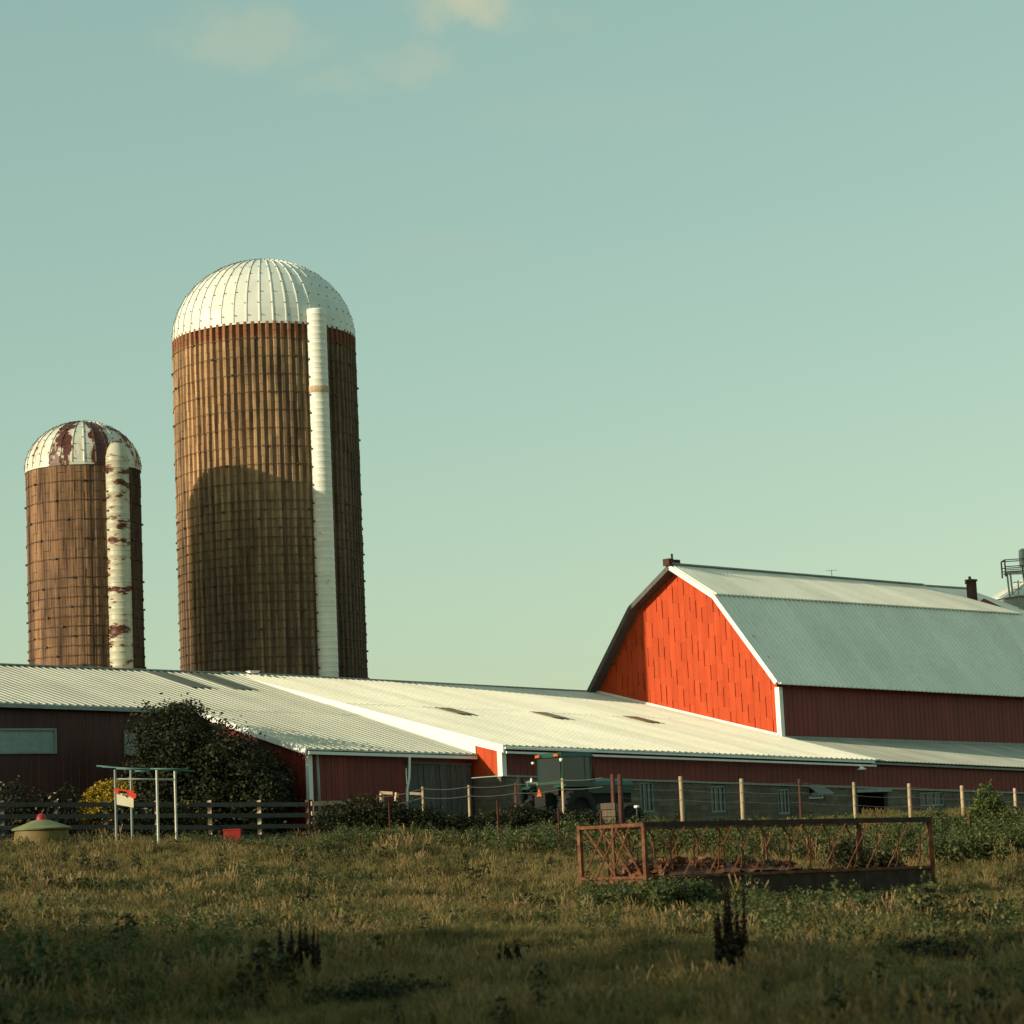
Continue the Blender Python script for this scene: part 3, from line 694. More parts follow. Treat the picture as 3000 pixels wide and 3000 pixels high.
# gable boards
gb0, gb1 = BC, EL[0] - .25
def gtop(b):
    return float(np.interp(b, [EV[0], BR[0], PK[0], BL[0], EL[0]], [EV[1], BR[1], PK[1], BL[1], EL[1]])) - .1
def glow(b): return mroof(SG, min(b, 15.4)) - .15
ed = list(np.arange(gb0, gb1, .33)) + [gb1]
brk = [BR[0], PK[0], BL[0]]
for j, (a, c) in enumerate(zip(ed, ed[1:])):
    # each board is butted from short lengths; every other length is trimmed narrower and leaves an open seam
    z = 4.0 + (j * .62) % 1.9; cuts = [2.0]; narrow = [False]
    while z < 13.6:
        cuts.append(z); narrow.append(True); z += random.uniform(.55, .85); cuts.append(z); narrow.append(False); z += random.uniform(.95, 1.25)
    cuts.append(20); e = random.uniform(0, .012)
    for q_, (z0, z1) in enumerate(zip(cuts, cuts[1:])):
        c2 = c - (.042 if narrow[q_] else .006)
        tops = [a] + [q for q in brk if a < q < c2] + [c2]
        lo = lambda b: max(z0 + .004, glow(b)); hi = lambda b: min(z1, gtop(b))
        if max(hi(q) - lo(q) for q in tops) < .06: continue
        poly = [(a, lo(a)), (c2, lo(c2))] + [(q, max(hi(q), lo(q) + .004)) for q in reversed(tops)]
        ej = e + (0 if not narrow[q_] else .004)
        mb = MB(); mb.hexa([P(SG - .01 - ej, q[0], q[1]) for q in poly], [P(SG + .04, q[0], q[1]) for q in poly]); mb.build('gable_board', M_redboard, barn)
mb = MB(); mb.prism([P(SG + .045, gb0, 3), P(SG + .045, gb1, 3), P(SG + .045, gb1, gtop(gb1) - .05), P(SG + .045, BL[0], BL[1] - .2), P(SG + .045, PK[0], PK[1] - .2), P(SG + .045, BR[0], BR[1] - .2), P(SG + .045, gb0, gtop(gb0) - .05)], D1, .08); mb.build('gable_core', M_darkred, barn)
mb = MB(); mb.beam(P(SG + .05, BC - .03, lwall(20) - .1), P(SG + .05, BC - .03, EV[1] - .2), .24, .22, up=(D1.x, D1.y, 0)); mb.build('corner_post', M_trim, barn)
# base flashing along the gable foot
mb = MB(); mb.beam(rm(SG - .06, BC) + nM * .09, rm(SG - .06, 15.3) + nM * .09, .12, .1, up=nM); mb.build('flashing', M_trim, barn)
# long wall
ed = np.arange(SG + .2, S2, .9)
for a, c in zip(ed, ed[1:]):
    za = lambda s: lwall(s) - .2
    zt = lambda s: EV[1] + dz(s, kE) - .02
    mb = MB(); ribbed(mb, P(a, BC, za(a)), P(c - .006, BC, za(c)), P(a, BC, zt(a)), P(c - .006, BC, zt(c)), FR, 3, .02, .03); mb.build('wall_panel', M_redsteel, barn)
mb = MB(); mb.beam(P(SG + .15, BC - .05, lwall(20) + .05), P(S2, BC - .05, lwall(S2) + .05), .05, .12); mb.build('wall_flashing', M_trim_dark, barn)
mb = MB(); mb.prism([P(S2, BC, 2), P(S2, 15.4, 2), P(S2, 15.4, 7.5), P(S2, BL[0], 11.4), P(S2, PK[0], 12.7), P(S2, BR[0], 11.4), P(S2, BC, 7.3)], D1, .1); mb.build('end_wall', M_redsteel, barn)
mb = MB(); mb.prism([P(SG, EL[0] - .25, 2), P(S2, EL[0] - .25, 2), P(S2, EL[0] - .25, 7.3), P(SG, EL[0] - .25, 7.7)], BK, .1); mb.build('back_wall', M_redsteel, barn)
# lightning rod / aerial on the ridge
aer = thing('roof_aerial', bp(30, PK, kP), 'tiny thin aerial standing on the ridge of the gambrel barn', 'aerial')
s_, z_ = pb(2437, 1690, PK[0]); s_ = s_
aer.location = P(s_, PK[0], PK[1] + dz(s_, kP)); WM[aer] = Matrix.Translation(aer.location)
mb = MB(); mb.tube([(0, 0, 0), (0, 0, .42)], .02, 6); mb.build('mast', M_wire, aer, world=False)
mb = MB(); mb.beam((-.25, 0, .40), (.25, 0, .40), .02, .02); mb.build('crossbar', M_wire, aer, world=False)

# ===== rear barn whose roof shows behind the gambrel ridge
rear = thing('rear_barn', P(44, 16, 2.4), 'grey-roofed barn mostly hidden behind the far end of the gambrel barn, with dark chimney', 'barn')
rb0 = 15.0
pts = [(2660, 1716), (2830, 1727), (2900, 1754), (3010, 1800)]
RS = [pb(x, y, rb0) for x, y in pts]
sheet_rows(rear, 'roof_panel', M_roof_barn, P(RS[0][0], rb0 - 5, RS[0][1] - 2.2), P(RS[1][0] + 3, rb0 - 5, RS[1][1] - 2.6), P(RS[0][0], rb0, RS[0][1]), P(RS[1][0], rb0, RS[1][1]), Vector((FR.x * .4, FR.y * .4, 1)))
hip = [P(RS[1][0] + .01, rb0, RS[1][1]), P(RS[1][0] + 3.05, rb0 - 5, RS[1][1] - 2.6), P(RS[2][0] + 4, rb0 + 1, RS[2][1] - 2.2)]
mb = MB(); mb.prism([hip[0], hip[1], hip[2]], (0, 0, -1), .05); mb.build('hip_roof', M_roof_barn, rear)
mb = MB(); mb.prism([P(RS[0][0], rb0 - 4.8, 2), P(RS[1][0] + 2.8, rb0 - 4.8, 2), P(RS[1][0] + 2.8, rb0 - 4.8, RS[1][1] - 2.7), P(RS[0][0], rb0 - 4.8, RS[0][1] - 2.3)], BK, 6); mb.build('wall', M_redsteel, rear)
mb = MB(); mb.beam(P(RS[0][0], rb0, RS[0][1] + .06), P(RS[1][0], rb0, RS[1][1] + .06), .3, .07); mb.build('ridge_cap', M_trim_dark, rear)
s_, zc = pb(2848, 1745, 13.2); _, zt = pb(2848, 1698, 13.2); w_ = .42
ch = MB(); ch.box(P(s_, 13.2, (zc - .9 + zt) / 2), (w_, w_ * .8, zt - zc + .9), math.atan2(D1.y, D1.x)); chm = ch.build('chimney', M_brick, rear)
mb = MB(); mb.box(P(s_, 13.2, zt - .05), (w_ * 1.2, w_, .1), math.atan2(D1.y, D1.x)); mb.tube([P(s_ - .1, 13.2, zt), P(s_ - .1, 13.2, zt + .15)], .07, 8); mb.tube([P(s_ - .2, 13.2, zt - .2), P(s_ - .48, 13.2, zt - .2)], .06, 6); mb.build('chimney_cap', M_brick, chm)

# ===== grain bin at the right edge
BY = 128; bc = at(3085, 1755, BY); bR = 3.45
bin_ = thing('grain_bin', (bc.x, bc.y, 2.4), 'steel grain bin with cone roof and railed platform behind the barn at the right edge', 'grain bin')
zr = bc.z; c0 = Vector((bc.x, bc.y, 0))
mb = MB(); prof_ = []
z = 2.4
while z < zr - .05: prof_ += [(bR - .12, z), (bR - .08, z + .05), (bR - .12, z + .1)]; z += .1
prof_.append((bR - .12, zr)); mb.lathe(c0, prof_, 40); mb.build('bin_wall', M_trim_dark, bin_)
zpl = at(2950, 1697, BY).z
for k in range(28):
    a0 = 2 * math.pi * k / 28; a1 = 2 * math.pi * (k + 1) / 28 - .01
    mb = MB(); ra, rb_ = bR + .06, .55; za, zb = zr, zr + 1.6
    vs = [c0 + Vector((ra * math.cos(a0), ra * math.sin(a0), za)), c0 + Vector((ra * math.cos(a1), ra * math.sin(a1), za)), c0 + Vector((rb_ * math.cos(a1), rb_ * math.sin(a1), zb)), c0 + Vector((rb_ * math.cos(a0), rb_ * math.sin(a0), zb))]
    mb.hexa(vs, [v + up * .04 for v in vs])
    vr = [lerp(vs[0], vs[3], t) + up * .04 for t in (0, 1)]; mb.beam(vr[0], vr[1], .05, .08)
    mb.build('roof_sheet', M_dome_b, bin_)
pl = at(2985, 1697, BY - 3.0)
mb = MB(); mb.box((pl.x + .3, pl.y, zpl), (2.0, .9, .07)); mb.build('platform', M_trim_dark, bin_)
rl = MB(); zz0 = zpl; zz1 = at(2938, 1641, BY - 3).z; xx0 = at(2938, 1641, BY - 3).x
for yy in (pl.y - .45, pl.y + .45):
    for xx in (xx0, xx0 + 1.1, xx0 + 2): rl.beam((xx, yy, zz0 - .2), (xx, yy, zz1 - .05), .06, .06)
    for q in (0, .5, .75): rl.tube([(xx0, yy, zz1 - q * (zz1 - zz0) - .04), (xx0 + 2.1, yy, zz1 - q * (zz1 - zz0))], .025, 6)
rl.beam((xx0, pl.y - .45, zz1 - .04), (xx0, pl.y + .45, zz1 - .04), .05, .05)
rl.build('railing', M_bolt, bin_)
lg = MB()
for xx in (xx0 + .25, xx0 + 1.1, xx0 + 1.9):
    for yy in (pl.y - .4, pl.y + .4):
        d_ = math.hypot(xx - bc.x, yy - bc.y); lg.beam((xx, yy, zpl), (xx + .05, yy, zr + 1.6 * max(0, (bR + .06 - d_) / (bR - .49))), .07, .07)
lg.build('platform_leg', M_trim_dark, bin_)
hb = at(2990, 1640, BY - 3)
mb = MB(); za = at(2990, 1660, BY - 3).z; zb = at(2990, 1610, BY - 3).z; mb.box((hb.x + .5, hb.y, (za + zb) / 2), (1.0, .8, zb - za)); mb.box((hb.x + .55, hb.y, (za + zpl) / 2), (.5, .4, za - zpl)); mb.build('elevator_head', M_silver, bin_)
ld = MB(); a_ = at(2985, 1765, BY - 4.2); b_ = at(2968, 1840, BY - 4.2); t_ = at(2995, 1700, BY - 4.2)
for dx in (-.22, .22): ld.tube([(t_.x + dx, a_.y, t_.z), (a_.x + dx, a_.y, 3)], .035, 6)
z = 3.2
while z < t_.z: ld.beam((a_.x - .22, a_.y, z), (a_.x + .22, a_.y, z), .04, .04); z += .35
ld.build('ladder', M_trim_dark, bin_)

# ------------------------------------------------------------------ silos
def silo(name, c, R, zr, dome_h, label, ncol, row, rib, mat, dome_mat, chute_mat, gores, chute_w, chute_top, bolts=True):
    t = thing(name, (c.x, c.y, 2.2), label, 'silo')
    view = math.atan2(-c.y, -c.x)                       # direction to the viewer
    z0 = 2.2; T = Matrix.Translation
    mb = MB(); mb.lathe((c.x, c.y, 0), [(R - .02, z0), (R - .02, zr - .02)], 80); mb.build('shell', M_mortar, t)
    w = 2 * math.pi * R / ncol
    def stave_mb(h):
        m = MB(); p = [(-w * .485, 0), (-w * .34, 0), (-w * .19, rib), (w * .17, rib), (w * .34, 0), (w * .485, 0)]
        p = [(-w * .485, -.05)] + p + [(w * .485, -.05)]
        m.hexa([Vector((r, y, 0)) for y, r in p], [Vector((r, y, h)) for y, r in p]); return m
    full = stave_mb(row - .014); me = full.mesh('stave', mat)
    cells = []
    for j in range(ncol):
        a = view + (j + .5 - ncol / 2) * 2 * math.pi / ncol
        top = zr; off = row / 2 if j % 2 else 0
        zt = top
        hh = off if off else row
        while zt > z0 + .1:
            h = min(hh, zt - z0); cells.append((abs(j + .5 - ncol / 2), a, zt - h, h)); zt -= h; hh = row
    vis = [q for q in cells if q[2] > 7.5 and q[3] > row * .95 and q[0] < ncol * .27]
    vis.sort(key=lambda q: q[0]); singles = set(id(q) for q in vis[:300])
    rest = MB()
    for q in cells:
        _, a, z, h = q; e = random.uniform(-.012, .012); tl = random.uniform(-.01, .01)
        Mx = T((c.x, c.y, z)) @ Matrix.Rotation(a, 4, 'Z') @ T((R + e, 0, 0)) @ Matrix.Rotation(tl, 4, 'Y')
        if id(q) in singles: place('stave', me, t, WM[t].inverted() @ Mx)
        else:
            s_ = stave_mb(h - .014); rest.add([Mx @ v for v in s_.v], s_.f)
    rest.build('stave', mat, t, kind='stuff')
    # hoops with tightening lugs
    z = zr - row * .95; k = 0
    while z > 6:
        mb = MB(); n = 64; ro = R + rib + .015
        mb.tube([Vector((c.x + ro * math.cos(2 * math.pi * i / n), c.y + ro * math.sin(2 * math.pi * i / n), z)) for i in range(n + 1)], .012, 5, caps=False)
        for q in range(7):
            a = view + (k * .31 + q * 2 * math.pi / 7) + random.uniform(-.1, .1)
            p = Vector((c.x + (ro + .02) * math.cos(a), c.y + (ro + .02) * math.sin(a), z)); mb.box(p, (.07, .11, .07), a)
        mb.build('hoop', M_hoop, t)
        lower = (zr - z) > (zr - 8) * .45
        z -= row * (.5 if lower else 1); k += 1
    # dome of pressed gores
    m = MB(); da = 2 * math.pi / gores; ns = 9
    Ro = R + .055 + rib * .5
    cs = [(Ro * math.cos(i / ns * math.pi / 2) + (0 if i < ns else .05), dome_h * math.sin(i / ns * math.pi / 2)) for i in range(ns + 1)]
    rib_h = .022
    vs = []; fs = []
    for (r, zz) in cs:
        for (u, e) in ((-.5, 0), (.36, 0), (.42, rib_h), (.5, rib_h)):
            a = u * da; q = 1 + e / R if r > .3 else 1; vs.append(((r + e) * math.cos(a), (r + e) * math.sin(a), zz + (e * zz / dome_h)))
    for i in range(ns):
        for k in range(3): fs.append((i * 4 + k, i * 4 + k + 1, (i + 1) * 4 + k + 1, (i + 1) * 4 + k))
    m.add(vs, fs)
    m.add([(Ro * math.cos(-.5 * da), Ro * math.sin(-.5 * da), -.1), (Ro * math.cos(.5 * da), Ro * math.sin(.5 * da), -.1), (Ro * math.cos(.5 * da), Ro * math.sin(.5 * da), 0), (Ro * math.cos(-.5 * da), Ro * math.sin(-.5 * da), 0)], [(0, 1, 2, 3)])
    m.mi = 1
    nb = 9
    for i in range(nb):
        th = (i + .5) / nb * math.pi / 2 * .9; r, zz = (Ro + .02) * math.cos(th), (dome_h + .02) * math.sin(th)
        a = .34 * da if i % 2 else -.38 * da
        if r * da > .1:
            p = Vector((r * math.cos(a), r * math.sin(a), zz)); m.box(p, (.035, .035, .04), a)
    gm = m.mesh('dome_panel', [dome_mat, M_bolt])
    for k in range(gores):
        place('dome_panel', gm, t, WM[t].inverted() @ T((c.x, c.y, zr)) @ Matrix.Rotation(k * da, 4, 'Z'))
    mb = MB(); mb.lathe((c.x, c.y, zr + dome_h), [(.3, -.03), (.28, .03), (0.0, .06)], 16); mb.build('dome_cap', dome_mat, t)
    # chute: half round tube up the side, in banded sections
    ca = view + rad(33.5); cw = chute_w / 2
    cc = Vector((c.x + (R + rib * .5 + .12) * math.cos(ca), c.y + (R + rib * .5 + .12) * math.sin(ca), 0))
    ct = zr + chute_top; z = ct; sec = 1.25
    while z > 4:
        zb = max(z - sec, 3); prof = []
        zz = zb + .01
        while zz < z - .02:
            prof += [(cw, zz), (cw, zz + .2), (cw + .014, zz + .22), (cw + .014, zz + .24), (cw, zz + .26)]; zz += .28
        prof = [q for q in prof if q[1] < z]; prof.append((cw, z))
        mb = MB(); mb.lathe(cc, prof, 24); mb.build('chute_section', chute_mat, t)
        z = zb
    if chute_top > .3:
        zb_ = zr - 3.05; mb = MB(); mb.lathe(cc, [(cw + .004, zb_), (cw + .026, zb_ + .02), (cw + .026, zb_ + .28), (cw + .004, zb_ + .3)], 24); mb.build('chute_band', M_post, t)
    mb = MB()
    if chute_top < .3: mb.lathe(cc, [(cw, ct), (cw * .82, ct + .3), (cw * .45, ct + .62), (0, ct + .64)], 24)
    else: mb.lathe(cc, [(cw, ct), (cw * .96, ct + .06), (0, ct + .09)], 24)
    mb.build('chute_cap', chute_mat, t)
    mb = MB(); hd = Vector((math.cos(ca), math.sin(ca), 0))
    mb.beam(cc - hd * .1 + up * (zr + .05), cc - hd * .8 + up * (zr + .35), chute_w * .9, .5); mb.build('chute_hood', dome_mat, t)
    mb = MB(); lx = Vector((-math.sin(ca), math.cos(ca), 0))
    z = 4
    while z < zr: mb.box(cc - lx * (cw + .03) + up * z, (.1, .06, .06), ca); z += row
    mb.build('chute_bracket', M_hoop, t)
    return t, cc, cw
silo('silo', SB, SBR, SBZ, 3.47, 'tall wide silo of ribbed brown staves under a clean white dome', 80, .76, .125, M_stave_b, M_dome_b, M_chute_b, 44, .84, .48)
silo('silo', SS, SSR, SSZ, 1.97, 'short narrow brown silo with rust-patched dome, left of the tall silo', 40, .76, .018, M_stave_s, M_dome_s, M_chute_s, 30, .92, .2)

# ------------------------------------------------------------------ leaves
def leaf_mesh(name, mat, blobs, n, size, flat=.35, seed=1, clump=0):
    r = np.random.default_rng(seed)
    vol = np.array([b[1][0] * b[1][1] * b[1][2] for b in blobs]) ** .8; pick = r.choice(len(blobs), n, p=vol / vol.sum())
    C = np.array([b[0] for b in blobs])[pick]; R = np.array([b[1] for b in blobs])[pick]
    d = r.normal(size=(n, 3)); d /= np.linalg.norm(d, axis=1)[:, None]
    if clump:
        cd = r.normal(size=(clump, 3)); cd /= np.linalg.norm(cd, axis=1)[:, None]
        cr = .72 + .42 * r.random(clump); ci = r.integers(0, clump, n)
        pos = cd[ci] * cr[ci][:, None] + r.normal(size=(n, 3)) * .15
        inner = r.random(n) < .35; pos[inner] = (d * (r.random(n) ** .45)[:, None])[inner]
    else: pos = d * (r.random(n) ** .4)[:, None]
    pos = C + pos * R
    a = r.normal(size=(n, 3)); a[:, 2] *= flat + .4; a /= np.linalg.norm(a, axis=1)[:, None]
    b = np.cross(a, r.normal(size=(n, 3))); b /= np.linalg.norm(b, axis=1)[:, None]
    s = size * (.6 + .8 * r.random(n))[:, None]
    v = np.stack([pos - a * s * .5, pos + b * s * .28, pos + a * s * .5, pos - b * s * .28], 1).reshape(-1, 3)
    me = bpy.data.meshes.new(name); me.vertices.add(4 * n); me.vertices.foreach_set('co', v.ravel())
    me.loops.add(4 * n); me.loops.foreach_set('vertex_index', np.arange(4 * n)); me.polygons.add(n)
    me.polygons.foreach_set('loop_start', np.arange(n) * 4); me.polygons.foreach_set('loop_total', np.full(n, 4)); me.materials.append(mat); me.update(calc_edges=True)
    return me
def base(px, Y, py=2400):
    p = at(px, py, Y); return Vector((p.x, Y, gz(p.x, Y)))
def plant(name, px, Y, label, cat, blobs, n, size, mat, stem=True, seed=1, clump=0, extra=None, group=None, part='foliage', py=2400):
    """blobs in px units: (dx px, top/bottom given as z centre m, rx, rz in m)"""
    B = base(px, Y, py); t = thing(name, B, label, cat, group=group)
    bl = [((dx, dy, zc), (rx, ry, rz)) for dx, dy, zc, rx, ry, rz in blobs]
    place(part, leaf_mesh(part, mat, bl, n, size, seed=seed, clump=clump), t)
    if stem:
        mb = MB()
        for k in range(stem if isinstance(stem, int) and stem > 1 else 4):
            q = bl[k % len(bl)]; r_ = random.Random(seed + k); e = Vector(q[0]) + Vector((r_.uniform(-.5, .5) * q[1][0], r_.uniform(-.5, .5) * q[1][1], r_.uniform(0, .5) * q[1][2]))
            mb.tube([(e.x * .12, e.y * .12, -.1), (e.x * .45, e.y * .45, e.z * .45), tuple(e)], [.05 * max(.25, q[1][2]), .035 * max(.25, q[1][2]), .012], 6)
        mb.build('stem' if cat != 'tree' else 'trunk', M_bark, t, world=False)
    if extra:
        for (nm, m2, n2, s2, bl2) in extra: place(nm, leaf_mesh(nm, m2, bl2, n2, s2, seed=seed + 5), t)
    return t
# big dark tree in front of the wing
zt = at(500, 2045, 77.6).z - base(590, 77.6).z
plant('dark_tree', 590, 77.6, 'big dark round leafy tree in front of the long shed, behind the pipe frame', 'tree',
      [(-.9, .2, zt * .66, 1.2, 1.8, zt * .31), (.1, 0, zt * .56, 1.3, 2.1, zt * .30), (1.0, .1, zt * .46, 1.2, 2.1, zt * .28), (1.8, .0, zt * .34, 1.05, 1.9, zt * .27), (-1.2, 0, zt * .38, 1.1, 1.8, zt * .28), (-.3, -.2, zt * .30, 1.6, 2.1, zt * .28), (1.2, -.2, zt * .25, 1.6, 2.1, zt * .24), (-.55, 0, zt * .84, .7, .9, zt * .15)],
      64000, .12, M_leaf_dark, stem=7, seed=3, clump=70)
# flower shrubs along the shed
def flowerblobs(r): return None
plant('flower_bush', 318, 72.6, 'rounded bush covered in yellow flowers beside the pipe frame', 'bush', [(-.15, -.1, 1.3, .5, .5, .5), (.25, -.1, 1.55, .5, .4, .36), (-.55, 0, 1.05, .35, .4, .4), (.0, .1, .8, .5, .4, .5)], 4200, .085, M_leaf_yellow, seed=11, clump=30,
      extra=[('leaf', M_leaf_dark, 1600, .1, [((.2, .1, .8), (.95, .5, .7))])])
plant('rose_bush', 175, 72.4, 'loose dark bush dotted with pale pink blooms above the rail fence', 'bush', [(0, 0, .95, .75, .4, .75), (-.4, 0, .8, .5, .4, .5)], 2400, .09, M_leaf_dark, seed=12, clump=24,
      extra=[('bloom', M_petal, 26, .12, [((0, -.25, 1.15), (.7, .3, .6))])])
plant('rose_bush', 18, 72.2, 'tall dark bush with few pink blooms at the left edge', 'bush', [(0, 0, 1.15, .7, .4, .95), (.45, 0, .8, .5, .4, .6)], 2400, .09, M_leaf_dark, seed=13, clump=24,
      extra=[('bloom', M_petal, 16, .12, [((-.1, -.25, 1.6), (.5, .3, .5))]), ('yellow_bloom', M_petal_y, 9, .11, [((.35, -.3, .85), (.5, .2, .08))])])
plant('rose_bush', 415, 72.3, 'low dark bush with pale blooms directly behind the hanging sign', 'bush', [(0, 0, .7, .9, .4, .55), (.8, 0, .6, .8, .4, .5)], 2800, .09, M_leaf_dark, seed=14, clump=26,
      extra=[('bloom', M_petal, 26, .11, [((.1, -.3, .95), (1.1, .3, .35))]), ('yellow_bloom', M_petal_y, 14, .09, [((1.3, -.3, 1.15), (.6, .2, .12))])])

# ------------------------------------------------------------------ rail fence on the left
fa = at(-250, 2357, 69.2); fb_ = at(905, 2355, 73.5)
fen = thing('rail_fence', (fa.x, fa.y, gz(fa.x, fa.y)), 'dark board rail fence with three rails running across the left side of the field', 'fence')
def fpt(t): return Vector((lerp(fa.x, fb_.x, t), lerp(fa.y, fb_.y, t), 0))
fdir = (fpt(1) - fpt(0)).normalized(); fn = Vector((fdir.y, -fdir.x, 0))
def rtop(t): return lerp(fa.z, fb_.z, t)
tp = []
for px in (-60, 8, 165, 310, 460, 615, 760, 905):
    # param by pixel
    best = min(np.linspace(0, 1, 2000), key=lambda t: abs((1500 + (fpt(t).x) / fpt(t).y * FPX * 1.0) - (px + 42 * 0)))
    tp.append(best)
def proj(p):
    v = Vector(p) - EYE; z = v.dot(Fw); return 1500 + v.dot(Rt) / z * FPX, 1500 - v.dot(Up) / z * FPX
tp = []
for px in (-200, -60, 8, 165, 310, 460, 615, 760, 905):
    tp.append(min(np.linspace(0, 1, 1200), key=lambda t: abs(proj(fpt(t) + up * 3.2)[0] - px)))
for i, t in enumerate(tp):
    c = fpt(t) - fn * .04; g = gz(c.x, c.y)
    mb = MB(); hh = rtop(t) + .1; mb.hexa([c + Vector(q) + up * (g - .3) for q in ((-.06, -.06, 0), (.06, -.06, 0), (.06, .06, 0), (-.06, .06, 0))], [c + Vector(q) + up * hh for q in ((-.055, -.055, 0), (.055, -.055, .02), (.055, .055, 0), (-.055, .055, 0))])
    mb.build('post', M_post if i in (5, 6, 7) else M_greywood, fen)
for k, dzz in enumerate((0, .33, .66, .95)):
    for a, c in zip(tp, tp[1:]):
        j0, j1 = random.uniform(-.015, .015), random.uniform(-.015, .015)
        p0 = fpt(a) + fn * .07 + up * (rtop(a) - dzz - .02 + j0); p1 = fpt(c) + fn * .07 + up * (rtop(c) - dzz - .02 + j1)
        mb = MB(); mb.beam(p0, lerp(p0, p1, .995), .04, .13); mb.build('rail', M_rail, fen)
# short return of sunlit rails beyond the corner post
ret = thing('rail_fence', fpt(1) + up * gz(fpt(1).x, fpt(1).y), 'short end of rail fence with weathered pale rails beside the dark bramble bush', 'fence')
rd = Vector((.80, .60, 0)); e0 = fpt(1)
mb = MB(); mb.beam(e0 + up * 1.9, e0 + up * (rtop(1) + .12), .16, .16); mb.build('post', M_postr, ret)
mb = MB(); mb.beam(e0 + rd * 1.5 + up * 1.9, e0 + rd * 1.5 + up * (rtop(1) + .1), .12, .12); mb.build('post', M_greywood, ret)
for k, dzz in enumerate((0, .30, .62, .95)):
    p0 = e0 + Vector((.08, -.12, 0)) + up * (rtop(1) - dzz); p1 = p0 + rd * (1.5 + .2 * (k % 2)) - up * .05 * (k % 2)
    mb = MB(); mb.beam(p0, p1, .05, .13); mb.build('rail', M_post, ret)

# ------------------------------------------------------------------ white pipe frame with hanging sign
Yf = 66.
g0 = at(455, 2480, Yf)
frame = thing('pipe_frame', (g0.x, Yf, gz(g0.x, Yf)), 'white pipe frame with long teal top rails standing in the grass by the rail fence', 'frame')
def fp(px, py, dy=0): return at(px, py, Yf + dy)
def down(p): return Vector((p.x, p.y, gz(p.x, p.y) - .05))
for (px, py, dy, m) in ((512, 2256, 1.2, M_pipe), (459, 2256, 0, M_pipe), (337, 2255, 0, M_silver), (383, 2255, 1.2, M_silver)):
    p = fp(px, py, dy); mb = MB(); mb.beam(down(p), p, .05, .05); mb.build('post', m, frame)
for (a, b, dy) in (((283, 2244), (345, 2248), 1.2), ((340, 2252), (430, 2255), 0), ((395, 2259), (440, 2260), 1.2), ((440, 2252), (545, 2254), 0), ((500, 2256), (572, 2260), .6)):
    mb = MB(); mb.tube([fp(*a, dy), fp(*b, dy)], .024, 8); mb.build('top_rail', M_teal, frame)
mb = MB(); mb.tube([fp(300, 2247, .5), fp(560, 2259, .5)], .016, 8); mb.build('top_rail', M_teal, frame)
mb = MB(); mb.tube([fp(335, 2282, 0), fp(508, 2284, .9)], .024, 8); mb.build('crossbar', M_pipe, frame)
sg = thing('hanging_sign', fp(368, 2340, -.12), 'cream board with red top edge hanging tilted on the pipe frame', 'sign')
def quad(mb, pts, dy, th=.03):
    v = [fp(x, y, dy) for x, y in pts]; mb.hexa(v, [q + Vector((0, th, 0)) for q in v])
mb = MB(); quad(mb, [(341, 2322), (391, 2331), (391, 2366), (342, 2357)], -.12); mb.build('board', M_cream, sg)
mb = MB(); quad(mb, [(334, 2309), (349, 2311), (346, 2327), (337, 2323)], -.15, .08); quad(mb, [(349, 2311), (392, 2317), (391, 2324), (349, 2315)], -.15, .06); quad(mb, [(376, 2322), (398, 2325), (398, 2337), (391, 2340), (378, 2332)], -.15, .08); mb.build('red_edge', M_redsign, sg)
mb = MB(); quad(mb, [(358, 2326), (380, 2330), (376, 2333), (372, 2332), (370, 2337), (367, 2331), (358, 2330)], -.14, .012); mb.build('mark', M_rust, sg)
mb = MB()
mb.tube([fp(345, 2284, -.05), fp(342, 2312, -.1)], .012, 6); mb.tube([fp(390, 2284, 0), fp(388, 2322, -.1)], .012, 6); mb.build('hanger', M_tpost, sg)

# mineral feeder: yellow canopy on a tub with a red knob
mf = base(122, 67.5, 2440); ztop = at(122, 2402, 67.5).z; zrim = at(122, 2427, 67.5).z
mfd = thing('mineral_feeder', (mf.x, mf.y, mf.z), 'round faded yellow mineral feeder with red knob near the left edge of the field', 'feeder')
rr = .83
mb = MB(); mb.lathe((mf.x, mf.y, 0), [(rr, zrim), (rr * .93, zrim + .035), (rr * .62, zrim + .12), (rr * .36, ztop - .03), (.18, ztop), (0, ztop + .01)], 28); mb.lathe((mf.x, mf.y, 0), [(rr, zrim), (rr - .02, zrim - .04)], 28); mb.build('canopy', M_yellow, mfd)
mb = MB(); mb.lathe((mf.x, mf.y, 0), [(rr - .1, zrim - .05), (rr - .06, zrim - .25), (rr - .12, mf.z + .05), (rr - .15, mf.z - .1)], 28); mb.build('tub', M_yellowtub, mfd)
mb = MB(); mb.lathe((mf.x, mf.y, ztop - .02), [(.15, 0), (.15, .06), (.11, .15), (.05, .2), (0, .21)], 16); mb.build('knob', M_red, mfd)
